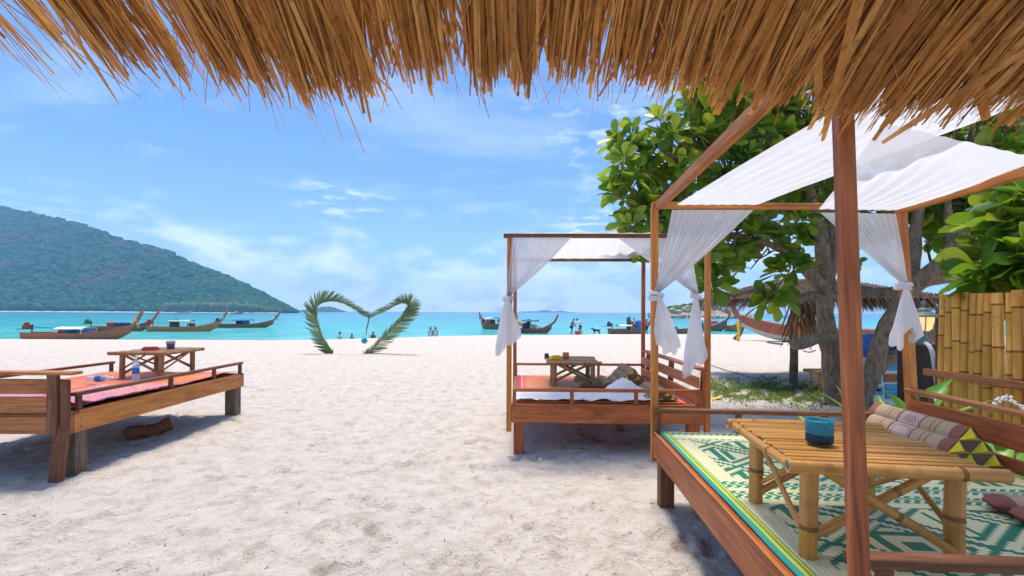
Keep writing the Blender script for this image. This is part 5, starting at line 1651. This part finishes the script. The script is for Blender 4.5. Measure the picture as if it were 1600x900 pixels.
# ------------------------------------------------------------------ longtail boats
def boat(label, loc, rz, L=10.0, beam=1.6, hull=M_hullbr, stripe=None, prow=1.5, canopy=None, engine=M_rust, cargo=(), prow_mat=None, ribbon_mat=None, free=0.55, name='longtail_boat', bottom=None, deck=None, roll=0.0, inside=None):
    t = empty(name, loc, rz)
    t.rotation_euler = (roll, 0, rz)
    tag(t, label, 'boat')
    N = 22
    def st(u):                                           # u 0 stern .. 1 bow
        b = beam / 2 * (0.62 + 0.38 * math.sin(math.pi * min(1, u * 1.15 + 0.12))) * (1 - max(0, (u - 0.55) / 0.45) ** 2.2 * 0.96)
        s = free + 0.22 * max(0, 0.25 - u) + (free * 1.35) * max(0, (u - 0.5) / 0.5) ** 2.2
        k = -0.22 + 0.10 * max(0, 0.2 - u) + (0.22 + free * 1.15) * max(0, (u - 0.68) / 0.32) ** 2.4
        return b, s, k
    rows_o, rows_i = [], []
    for i in range(N + 1):
        u = i / N
        b, s, k = st(u)
        x = (u - 0.5) * L
        prof = [(0.0, 0.0), (0.55, 0.06), (0.84, 0.32), (0.95, 0.66), (1.0, 1.0)]
        o_ = [(x, -b * p, k + (s - k) * q) for p, q in reversed(prof)] + [(x, b * p, k + (s - k) * q) for p, q in prof[1:]]
        th = 0.05
        i_ = [(x, -max(0, b * p - th), max(k + (s - k) * q, k + 0.16) if q < 1 else s) for p, q in reversed(prof)] + [(x, max(0, b * p - th), max(k + (s - k) * q, k + 0.16) if q < 1 else s) for p, q in prof[1:]]
        rows_o.append(o_); rows_i.append(i_)
    mb = MB()
    mb.grid(rows_o); 
    if stripe is not None or bottom is not None:
        m_i = 0
        nper = 8
        for f in range(len(mb.f)):
            j = f % nper
            lvl = min(j, nper - 1 - j)                   # 0 gunwale .. 3 keel
            mb.m[f] = 1 if (lvl >= 2 and bottom is not None) else 0
    n0 = len(mb.f)
    mb.grid([list(reversed(r)) for r in rows_i], mi=2)
    nn = len(rows_o[0])
    mb.add(rows_o[0], [tuple(range(nn - 1, -1, -1))])
    mb.build('hull', [hull, bottom or hull, inside or hull], t, smooth=False)
    for sgn in (-1, 1):                                  # gunwale rails
        g = MB(); g.tube([(r[0][0], sgn * abs(r[0][1]), r[0][2] + 0.01) for r in rows_o], 0.045, 6); g.build('gunwale', deck or hull, t, smooth=True)
    for u in (0.16, 0.34, 0.52, 0.68):
        b, s, k = st(u)
        g = MB(); g.box(((u - 0.5) * L, 0, s - 0.09), (0.28, 2 * b - 0.06, 0.04)); g.build('thwart', deck or hull, t)
    if deck is not None:
        g = MB(); rr = []
        for u in (0.78, 0.84, 0.9, 0.95, 0.99):
            b, s, k = st(u)
            rr.append([((u - 0.5) * L, -b, s + 0.02), ((u - 0.5) * L, 0, s + 0.05), ((u - 0.5) * L, b, s + 0.02)])
        g.grid(rr); g.build('foredeck', deck, t)
    b, s, k = st(1.0)
    x = L / 2
    pr = MB()
    w = 0.09
    base, tip = Vector((x - 0.25, 0, s - 0.35)), Vector((x + prow * 0.62, 0, s + prow * 0.86))
    rws = []
    for i in range(6):
        f = i / 5
        c = base.lerp(tip, f) + Vector((0.12 * math.sin(math.pi * f), 0, -0.1 * math.sin(math.pi * f)))
        d = 0.20 + 0.06 * math.sin(math.pi * f)
        rws.append([(c.x - d / 2, -w, c.z), (c.x + d / 2, -w * 0.6, c.z - 0.08), (c.x + d / 2, w * 0.6, c.z - 0.08), (c.x - d / 2, w, c.z)])
    pr.grid(rws, closed=True); pr.add(rws[-1], [(0, 1, 2, 3)])
    pr.build('prow', prow_mat or hull, t)
    if ribbon_mat is not None:
        c = base.lerp(tip, 0.5)
        g = MB()
        g.lathe([(0.19, -0.12), (0.23, 0.0), (0.19, 0.12)], 10, (c.x, 0, c.z))
        g.build('prow_cloth', ribbon_mat, t, smooth=True)
        for q in range(4):
            V, Fq = ribbon(c + Vector((0.1, 0.05 * (q - 1.5), 0)), Vector((0.25, 0.1 * (q - 1.5), -1)), 0.8, 0.10, 0, 0.8, 5, side=Vector((0, 1, 0)))
            g = MB(); g.add(V, Fq); g.build('prow_ribbon', (ribbon_mat, M_white, M_lemon, ribbon_mat)[q], t)
    if engine is not None:
        b, s, k = st(0.03)
        g = MB()
        g.box((-L / 2 + 0.1, 0, s + 0.50), (0.62, 0.40, 0.42)); g.lathe([(0.16, 0), (0.18, 0.05), (0.18, 0.2), (0.1, 0.25)], 10, (-L / 2 + 0.0, 0, s + 0.70))
        g.tube([(-L / 2 + 0.45, 0, s - 0.2), (-L / 2 + 0.45, 0, s + 0.32)], 0.05, 8)
        g.build('engine', engine, t)
        g = MB()
        g.tube([(-L / 2 + 0.1, 0, s + 0.40), (-L / 2 - 0.9, 0, s + 0.25)], 0.035, 6)
        g.tube([(-L / 2 + 0.7, 0, s + 0.45), (-L / 2 + 2.6, 0, s + 0.42)], 0.028, 6)
        g.build('tiller_shaft', M_metal, t, smooth=True)
    if canopy:
        mt, u0, u1, ch = canopy
        b, s, k = st((u0 + u1) / 2)
        x0, x1 = (u0 - 0.5) * L, (u1 - 0.5) * L
        rr = [[(x, yy * (b + 0.12), s + ch + 0.16 * (1 - yy * yy) + 0.02 * math.sin(x * 3)) for yy in (-1, -0.6, 0, 0.6, 1)] for x in np.linspace(x0, x1, 6)]
        rr2 = [[(p[0], p[1] * 1.0, p[2] - 0.03) for p in r] for r in rr]
        g = MB(); g.grid(rr); g.grid([list(reversed(r)) for r in rr2])
        for a, c in ((rr[0], rr2[0]), (rr[-1], rr2[-1])):
            g.grid([a, c])
        g.grid([[r[0] for r in rr], [r[0] for r in rr2]]); g.grid([[r[-1] for r in rr], [r[-1] for r in rr2]])
        g.build('canopy', mt, t)
        for xx in (x0 + 0.1, x1 - 0.1):
            for sgn in (-1, 1):
                g = MB(); g.tube([(xx, sgn * b * 0.95, s - 0.05), (xx, sgn * (b + 0.02), s + ch + 0.02)], 0.025, 6); g.build('canopy_pole', M_white, t, smooth=True)
    for (u, yy, sx_, sy_, sz_, mt) in cargo:
        b, s, k = st(u)
        g = MB()
        V, Fa = ICO2
        g.add([(v[0] * sx_ * (0.75 + 0.25 * abs(v[2])), v[1] * sy_, max(-0.6, min(0.6, v[2])) * sz_ * (1 + 0.2 * fnoise((v[0] * 2 + u * 9, v[1] * 2, v[2])))) for v in V], [tuple(f) for f in Fa])
        g.build('cargo', mt, t, loc=((u - 0.5) * L, yy, s + 0.6 * sz_ - 0.12))
    return t

def at_water(px, Y):
    p = P(px, 500, Y)
    return Vector((p.x, Y, SEA_Z))
boat('brown longtail boat with blue covers, nearest of the boats on the left', at_water(124, 41.5), R(3), 9.1, 1.7, M_hullbr, prow=1.55, canopy=(M_white, 0.34, 0.60, 0.42), engine=M_rust, prow_mat=M_hullbr, ribbon_mat=M_lemon,
     cargo=((0.42, 0, 1.0, 0.5, 0.36, M_blue), (0.55, 0, 1.0, 0.5, 0.32, M_blue), (0.34, 0, 0.35, 0.4, 0.42, M_red), (0.47, -0.3, 0.5, 0.3, 0.34, M_dkblue)))
boat('brown longtail boat half hidden behind the nearest one on the left', at_water(186, 58), R(6), 7.4, 1.5, M_hullbr, prow=1.9, canopy=None, engine=M_green, prow_mat=M_hullor, cargo=((0.40, 0, 0.9, 0.5, 0.6, M_red), (0.52, 0, 0.9, 0.5, 0.55, M_dkblue), (0.63, 0, 0.6, 0.4, 0.5, M_dkblue)))
boat('varnished longtail boat with round hood, in the middle of the left boats', at_water(288, 58), R(5), 8.4, 1.5, M_hullor, prow=1.7, canopy=(M_mint, 0.32, 0.62, 0.75), engine=M_red, prow_mat=M_hullor, ribbon_mat=M_white, cargo=((0.36, 0, 0.7, 0.6, 0.9, M_metal), (0.6, 0, 0.6, 0.4, 0.5, M_brownc)))
boat('longtail boat with blue canopy, rightmost of the left boats', at_water(384, 72), R(8), 8.3, 1.5, M_hullbr, prow=1.6, canopy=(M_blue, 0.30, 0.62, 0.6), engine=M_metal, prow_mat=M_hullor, ribbon_mat=M_red, cargo=((0.4, 0, 0.8, 0.5, 0.7, M_navy), (0.5, 0, 0.7, 0.5, 0.6, M_blue)))
boat('tiny pale boat under the hill, left of the other far one', at_water(287, 420), R(4), 14, 3.0, M_white, prow=1.2, canopy=(M_redp, 0.3, 0.7, 1.2), engine=None, free=1.0, name='far_boat')
boat('tiny yellowish boat under the hill, nearer the hill tip', at_water(371, 380), R(-4), 11, 2.6, M_hullor, prow=1.6, canopy=(M_white, 0.35, 0.6, 1.2), engine=None, free=0.9, name='far_boat')
boat('longtail boat with pink cloths seen end on, left of the middle curtain', at_water(766, 72), R(122), 6.2, 1.9, M_hullbr, prow=1.0, canopy=(M_white, 0.25, 0.5, 0.9), engine=M_metal, ribbon_mat=M_pinkp, cargo=((0.6, 0.1, 0.5, 0.5, 0.7, M_pinkp), (0.4, 0, 0.6, 0.5, 0.7, M_brownc)), free=0.75)
boat('red longtail boat with tall dark prow right of the middle curtain', at_water(836, 57), R(-12), 4.2, 1.5, M_redp, prow=1.25, canopy=(M_metal, 0.12, 0.6, 0.95), engine=M_lemon, ribbon_mat=None, prow_mat=M_hullbr, inside=M_dkblue,
     cargo=((0.2, 0, 0.45, 0.5, 0.7, M_dkblue), (0.42, 0, 0.5, 0.5, 0.6, M_mint), (0.6, -0.1, 0.45, 0.45, 0.5, M_white), (0.3, 0.2, 0.35, 0.35, 1.1, M_navy)))
boat('ochre longtail boat prow just right of the middle curtain tail', at_water(803, 56), R(80), 4.0, 1.3, M_hullor, prow=1.1, engine=None, prow_mat=M_hullor)
boat('longtail boat with white awning and blue cover left of the far right post', at_water(982, 57), R(4), 5.0, 1.5, M_hullbr, prow=0.5, canopy=(M_white, 0.22, 0.55, 0.45), engine=M_metal, cargo=((0.75, 0, 0.6, 0.5, 0.9, M_blue), (0.58, 0.1, 0.4, 0.4, 1.0, M_redp), (0.5, 0, 0.3, 0.4, 1.4, M_metal), (0.9, 0, 0.3, 0.4, 0.8, M_cyan)))
boat('low red boat behind the near curtain tail', at_water(1062, 58), R(6), 6.8, 1.4, M_redp, prow=0.6, engine=None, cargo=((0.9, 0, 0.5, 0.4, 0.5, M_dkblue), (0.4, 0, 0.5, 0.4, 0.4, M_blue)))
boat('red longtail boat seen end on between the curtain and the beached boat', at_water(1110, 68), R(-62), 5.6, 2.0, M_redp, prow=0.7, canopy=(M_white, 0.3, 0.55, 0.9), engine=M_metal, inside=M_white, deck=M_white, cargo=((0.65, 0, 0.6, 0.5, 0.6, M_red), (0.45, 0, 0.5, 0.5, 0.7, M_cyan)), free=0.8)
boat('orange brown longtail boat seen end on behind the beached boat bow', at_water(1148, 66), R(-95), 5.0, 1.8, M_hullor, prow=0.6, engine=None, inside=M_white, free=0.75)
boat('white boat under a long blue awning behind the beached boat', at_water(1262, 58), R(172), 10.5, 2.0, M_white, prow=0.9, canopy=(M_blue, 0.22, 0.78, 1.35), engine=None, free=0.75, cargo=((0.5, 0, 0.6, 0.5, 0.9, M_pinkp), (0.35, 0, 0.5, 0.5, 0.8, M_brownc)))
bow, stern = G(1158, 531, 0), Vector((19.0, 18.3, 0))
cc = (bow + stern) / 2
ln = (bow - stern)
boat('long faded red and mint wooden boat drawn up on the sand', (cc.x, cc.y, 0.20), math.atan2(ln.y, ln.x), ln.length, 2.2, M_redp, prow=0.9, engine=None, bottom=M_mint, deck=M_pinkp, prow_mat=M_redp, free=0.48, name='beached_boat', roll=R(3), inside=M_redp,
     cargo=())
m = MB(); pb = G(1157, 531, 0); m.tube([pb + Vector((0.25, 0.1, 0.75)), pb + Vector((0.0, 0, 0.35)), pb + Vector((-0.28, 0, 0.02))], [0.05, 0.09, 0.16], 8)
tag(m.build('bow_prop', W_grey, smooth=True), 'dark timber prop under the bow of the beached boat', 'prop')
m = MB(); pb = P(1153, 500, 23.5); m.tube([(pb.x, pb.y, -0.1), (pb.x + 0.05, pb.y, 0.5), (pb.x, pb.y, 1.05)], 0.08, 8)
tag(m.build('mooring_post', M_lemon, smooth=True), 'yellow green mooring post beside the beached bow', 'post')

# ------------------------------------------------------------------ people and a dog
def skin_body(name, joints, edges, mat, parent, root='pelvis'):
    names = list(joints)
    me = bpy.data.meshes.new(name)
    me.from_pydata([joints[n][0] for n in names], [(names.index(a), names.index(b)) for a, b in edges], [])
    me.materials.append(mat)
    o = obj(name, me, None, parent)
    o.modifiers.new('skin', 'SKIN').use_smooth_shade = True
    sk = me.skin_vertices[0] if me.skin_vertices else None
    if sk is None:
        bm = bmesh.new(); bm.from_mesh(me); bm.verts.layers.skin.verify(); bm.to_mesh(me); bm.free()
        sk = me.skin_vertices[0]
    for i, n in enumerate(names):
        r = joints[n][1]
        sk.data[i].radius = r if isinstance(r, tuple) else (r, r)
        sk.data[i].use_root = n == root or (root not in names and i == 0)
    s = o.modifiers.new('smooth', 'SUBSURF'); s.levels = s.render_levels = 1
    return o

def person(label, loc, rz, pose, skin, clothes, h=1.70, long_hair=False):
    """pose: joint positions for a 1.7 m figure, x right, y forward, z up"""
    t = empty('person', loc, rz)
    tag(t, label, 'person')
    k = h / 1.7
    J = dict(pelvis=((0, 0, 0.93), (0.135, 0.10)), waist=((0, 0.01, 1.08), (0.125, 0.09)), chest=((0, 0.0, 1.28), (0.155, 0.10)), neck=((0, 0.0, 1.44), 0.055), head0=((0, 0.02, 1.52), (0.07, 0.08)), head1=((0, 0.03, 1.62), (0.075, 0.09)),
             shl=((-0.18, 0, 1.38), 0.06), ell=((-0.24, -0.03, 1.12), 0.042), wrl=((-0.24, 0.05, 0.88), 0.03), hal=((-0.24, 0.08, 0.79), (0.022, 0.04)),
             shr=((0.18, 0, 1.38), 0.06), elr=((0.24, -0.03, 1.12), 0.042), wrr=((0.24, 0.05, 0.88), 0.03), har=((0.24, 0.08, 0.79), (0.022, 0.04)),
             hil=((-0.09, 0, 0.86), 0.085), knl=((-0.10, 0.03, 0.48), 0.055), anl=((-0.10, 0, 0.09), 0.038), tol=((-0.11, 0.13, 0.03), (0.04, 0.028)),
             hir=((0.09, 0, 0.86), 0.085), knr=((0.10, 0.03, 0.48), 0.055), anr=((0.10, 0, 0.09), 0.038), tor=((0.11, 0.13, 0.03), (0.04, 0.028)))
    for n, p in pose.items():
        J[n] = (p, J[n][1])
    J = {n: (Vector(p) * k, r) for n, (p, r) in J.items()}
    E = [('pelvis', 'waist'), ('waist', 'chest'), ('chest', 'neck'), ('neck', 'head0'), ('head0', 'head1'), ('chest', 'shl'), ('shl', 'ell'), ('ell', 'wrl'), ('wrl', 'hal'), ('chest', 'shr'), ('shr', 'elr'), ('elr', 'wrr'), ('wrr', 'har'),
         ('pelvis', 'hil'), ('hil', 'knl'), ('knl', 'anl'), ('anl', 'tol'), ('pelvis', 'hir'), ('hir', 'knr'), ('knr', 'anr'), ('anr', 'tor')]
    skin_body('body', J, E, skin, t)
    def wear(nm, es, grow, mt):
        ks = []
        for a, b in es:
            for q in (a, b):
                if q not in ks: ks.append(q)
        jj = {q: (J[q][0], tuple(r + grow for r in (J[q][1] if isinstance(J[q][1], tuple) else (J[q][1],) * 2))) for q in ks}
        skin_body(nm, jj, es, mt, t, root=ks[0])
    for nm, mt in clothes:
        if nm == 'shorts': wear(nm, [('pelvis', 'hil'), ('pelvis', 'hir'), ('hil', 'knl'), ('hir', 'knr')], 0.028, mt)
        if nm == 'shirt': wear(nm, [('waist', 'chest'), ('chest', 'shl'), ('chest', 'shr'), ('shl', 'ell'), ('shr', 'elr'), ('pelvis', 'waist')], 0.022, mt)
        if nm == 'dress': wear(nm, [('waist', 'chest'), ('chest', 'shl'), ('chest', 'shr'), ('pelvis', 'waist'), ('pelvis', 'hil'), ('pelvis', 'hir'), ('hil', 'knl'), ('hir', 'knr')], 0.05, mt)
    hd = MB()
    V, Fa = ICO2
    c = J['head1'][0]
    hd.add([(c.x + v[0] * 0.092, c.y - 0.018 + v[1] * 0.105, c.z + 0.025 + (v[2] * 0.10 if v[2] > -0.2 else v[2] * (0.24 if long_hair and v[1] < 0.2 else 0.10))) for v in V], [tuple(f) for f in Fa])
    hd.build('hair', M_hair, t, smooth=True)
    return t
GZ = lambda px, Y: (P(px, 500, Y).x, Y)
x_, y_ = GZ(893, 47); z_ = gz(x_, y_)
man1 = dict(chest=(0.0, 0.10, 1.27), neck=(0, 0.16, 1.42), head0=(0, 0.22, 1.49), head1=(0, 0.25, 1.58), shl=(-0.18, 0.12, 1.37), shr=(0.18, 0.12, 1.37), ell=(-0.22, 0.20, 1.12), wrl=(-0.18, 0.34, 0.92), hal=(-0.17, 0.38, 0.84), elr=(0.22, 0.22, 1.12), wrr=(0.18, 0.38, 0.92), har=(0.17, 0.42, 0.84), knl=(-0.10, 0.12, 0.48), anl=(-0.10, -0.14, 0.09), tol=(-0.11, -0.02, 0.03))
# the two men share a level stretch of the beach slope; feet follow the sand under them
person('shirtless man in navy shorts bending over the red crate at the shore', (x_, y_, z_), R(-80), man1, M_skind, [('shorts', M_navy)], 1.66)
x2, y2 = GZ(907, 47); 
man2 = dict(chest=(0.0, 0.18, 1.25), neck=(0, 0.28, 1.38), head0=(0, 0.33, 1.45), head1=(0, 0.36, 1.54), shl=(-0.18, 0.22, 1.35), shr=(0.18, 0.22, 1.35), ell=(-0.28, 0.42, 1.16), wrl=(-0.24, 0.56, 0.98), hal=(-0.22, 0.62, 0.92), elr=(0.30, 0.05, 1.10), wrr=(0.32, 0.10, 0.88), har=(0.32, 0.14, 0.80), knl=(-0.14, 0.16, 0.48), knr=(0.14, -0.02, 0.48), anr=(0.16, -0.22, 0.09), tor=(0.17, -0.10, 0.03))
person('man in white shirt and brown shorts reaching towards the red crate', (x2, y2, gz(x2, y2)), R(75), man2, M_skind, [('shirt', M_shirtw), ('shorts', M_brownc)], 1.72)
x3, y3 = GZ(903, 46.5)
cr = empty('crate', (x3, y3, gz(x3, y3)), R(5))
tag(cr, 'red plastic crate on the sand between the two men', 'crate')
m = MB(); m.box((0, 0, 0.03), (0.52, 0.36, 0.04)); m.build('base', M_red, cr)
for px_, py_, sx_, sy_ in ((0, -0.18, 0.52, 0.03), (0, 0.18, 0.52, 0.03), (-0.26, 0, 0.03, 0.33), (0.26, 0, 0.03, 0.33)):
    m = MB(); m.box((px_, py_, 0.20), (sx_, sy_, 0.36)); m.build('side', M_red, cr)
stand = {}
for lab, px, Y, zf_, cl, lh, rz_ in (('woman in a white dress at the waterline, left one of the pair', 673, 46, -1.75, [('dress', M_shirtw)], True, R(10)), ('woman in a white dress at the waterline, right one of the pair', 680.5, 46, -1.73, [('dress', M_shirtw)], True, R(20)),
                                     ('bather standing chest deep, right of the hanging ball', 583, 43, -2.12, [('shirt', M_redp)], True, R(180)), ('bather standing chest deep inside the left palm frond', 531, 43, -2.12, [('shirt', M_shirtw)], True, R(160)), ('bather with only the head above water inside the palm heart', 550, 43.5, -2.36, [], False, R(180))):
    p = P(px, 500, Y)
    person(lab, (p.x, Y, zf_), rz_, {}, M_skin, cl, 1.62, lh)
p = P(1010.5, 500, 50)
person('person in an orange shirt standing by the boats behind the far right post', (p.x, 50, gz(p.x, 50)), R(30), {}, M_skind, [('shirt', M_shirto), ('shorts', M_navy)], 1.65)
p = P(991, 500, 57)
person('person in a white top standing in the boat with the white awning', (p.x, 57, -0.95), R(-20), {}, M_skin, [('shirt', M_shirtw), ('shorts', M_blue)], 1.66)

def dog():
    p = P(932, 500, 47)
    t = empty('dog', (p.x, 47, gz(p.x, 47)), R(185))
    tag(t, 'black dog standing at the waterline right of the two men', 'dog')
    J = dict(hips=((-0.28, 0, 0.44), (0.09, 0.11)), belly=((0.0, 0, 0.43), (0.10, 0.10)), chest=((0.22, 0, 0.44), (0.11, 0.14)), neck=((0.36, 0, 0.56), 0.075), head=((0.46, 0, 0.64), 0.075), nose=((0.62, 0, 0.60), 0.04),
             t1=((-0.40, 0, 0.50), 0.03), t2=((-0.56, 0, 0.60), 0.02),
             fl1=((0.22, -0.09, 0.30), 0.05), fl2=((0.21, -0.09, 0.15), 0.032), fl3=((0.23, -0.09, 0.02), 0.032), fr1=((0.24, 0.09, 0.30), 0.05), fr2=((0.23, 0.09, 0.15), 0.032), fr3=((0.25, 0.09, 0.02), 0.032),
             bl1=((-0.22, -0.09, 0.28), 0.06), bl2=((-0.34, -0.09, 0.17), 0.034), bl3=((-0.32, -0.09, 0.02), 0.03), br1=((-0.24, 0.09, 0.28), 0.06), br2=((-0.36, 0.09, 0.17), 0.034), br3=((-0.34, 0.09, 0.02), 0.03))
    J = {k: (Vector(a), b) for k, (a, b) in J.items()}
    E = [('hips', 'belly'), ('belly', 'chest'), ('chest', 'neck'), ('neck', 'head'), ('head', 'nose'), ('hips', 't1'), ('t1', 't2')]
    for s, b in (('fl', 'chest'), ('fr', 'chest'), ('bl', 'hips'), ('br', 'hips')):
        E += [(b, s + '1'), (s + '1', s + '2'), (s + '2', s + '3')]
    skin_body('body', J, E, M_black, t, root='hips')
    for s in (-1, 1):
        m = MB(); m.add([(0.42, s * 0.05, 0.69), (0.47, s * 0.07, 0.69), (0.44, s * 0.06, 0.78), (0.42, s * 0.08, 0.70)], [(0, 1, 2), (1, 3, 2), (3, 0, 2), (0, 3, 1)])
        m.build('ear', M_black, t)
dog()

# ------------------------------------------------------------------ litter, grass, rope
def beach_litter():
    r2 = random.Random(33)
    mb = MB()
    V1, F1 = ICO1
    for k in range(5200):
        Y = 2.0 * (22 / 2.0) ** (r2.random() ** 1.25)
        X = r2.uniform(-1, 1) * (1.18 * Y)
        if r2.random() < 0.22:
            Y = r2.uniform(7, 11.5); X = r2.uniform(2.2, 7.0)
        z = gz(X, Y)
        a = r2.uniform(0, 6.28)
        if fnoise((X * 0.7, Y * 0.7, 3)) + r2.uniform(-0.35, 0.35) < -0.12: continue
        L, w = (r2.uniform(0.012, 0.06), r2.uniform(0.0012, 0.0035)) if r2.random() < 0.88 else (r2.uniform(0.015, 0.035), r2.uniform(0.005, 0.011))
        if Y > 7: L *= 1.6; w *= 1.8
        V, Fq = ribbon((X, Y, z + 0.006), (math.cos(a), math.sin(a), 0.12), L, w, r2.uniform(-0.1, 0.3), 1.2, 3, side=Vector((-math.sin(a), math.cos(a), 0)), kink=r2.gauss(0, 0.2))
        mb.add(V, Fq)
    tag(mb.build('beach_litter', M_debris), 'scattered dark twigs and bits of leaf on the sand', 'litter', kind='stuff')
beach_litter()
def grass_patch():
    r2 = random.Random(44)
    mb = MB()
    for k in range(9000):
        px, py = r2.uniform(1095, 1300), r2.gauss(611, 8)
        py += (px - 1195) * 0.06
        if fnoise((px * 0.05, py * 0.12, 0)) + r2.uniform(-0.15, 0.15) < -0.12: continue
        g = G(px, max(592, min(640, py)), 0)
        a = r2.uniform(0, 6.28)
        z = gz(g.x, g.y)
        V, Fq = ribbon((g.x, g.y, z - 0.01), (math.cos(a) * 0.6, math.sin(a) * 0.6, 0.8), r2.uniform(0.06, 0.18), r2.uniform(0.008, 0.016), 0.4, 0.5, 3, side=Vector((-math.sin(a), math.cos(a), 0)))
        mb.add(V, Fq)
    tag(mb.build('beach_grass', M_grass), 'low green creeping grass between the beds and the tree', 'grass', kind='stuff')
grass_patch()
def stick(name, label, cat, pts, rad, mt):
    ps = [G(x, y, 0) for x, y in pts]
    ps = [Vector((p.x, p.y, gz(p.x, p.y) + dz)) for p, dz in zip(ps, [q[2] if len(q) > 2 else 0.02 for q in [(0, 0, 0.02)] * len(pts)])]
    m = MB(); m.tube(curve_pts(ps, 3 * len(ps)), rad, 7)
    return tag(m.build(name, mt, smooth=True), label, cat)
stick('rope', 'thin grey rope lying across the sand towards the tree', 'rope', [(1095, 568), (1130, 578), (1175, 592), (1230, 604), (1290, 612)], 0.012, M_rope)
stick('dry_branch', 'dry branch on the sand in front of the dark post', 'branch', [(1190, 590), (1200, 595), (1212, 592)], 0.018, W_grey)
stick('dry_branch', 'long dry branch lying among the grass left of the trunk', 'branch', [(1235, 602), (1265, 618), (1290, 632)], 0.022, W_grey)
stick('dry_branch', 'short dry branch on the sand left of the cut stub', 'branch', [(1255, 549), (1265, 551), (1274, 548)], 0.02, W_grey)
stick('dry_branch', 'pale plank lying under the beached boat', 'branch', [(1200, 536), (1212, 538), (1222, 539)], 0.06, W_grey)
g = G(1118, 625, 0)
V, Fq = ribbon((g.x - 0.12, g.y, gz(g.x, g.y) + 0.015), (1, 0.1, 0.05), 0.24, 0.11, -0.2, 0.4, 6, side=Vector((0, 1, 0.2)))
m = MB(); m.add(V, Fq)
tag(m.build('fallen_leaf', M_lemon), 'yellow fallen leaf on the sand right of the middle daybed', 'leaf')

# ------------------------------------------------------------------ sea air
hz_ = MB()
hz_.box((0, 1900, 140 - 4.2), (9000, 4400, 280))
m_, nt_ = newmat('sea haze')
vol = node(nt_, 'ShaderNodeVolumePrincipled', {'Color': (0.36, 0.68, 1.0, 1), 'Density': 0.00032, 'Anisotropy': 0.0})
node(nt_, 'ShaderNodeOutputMaterial', {1: vol})
tag(hz_.build('haze', m_), 'pale blue sea air', 'haze', kind='stuff')
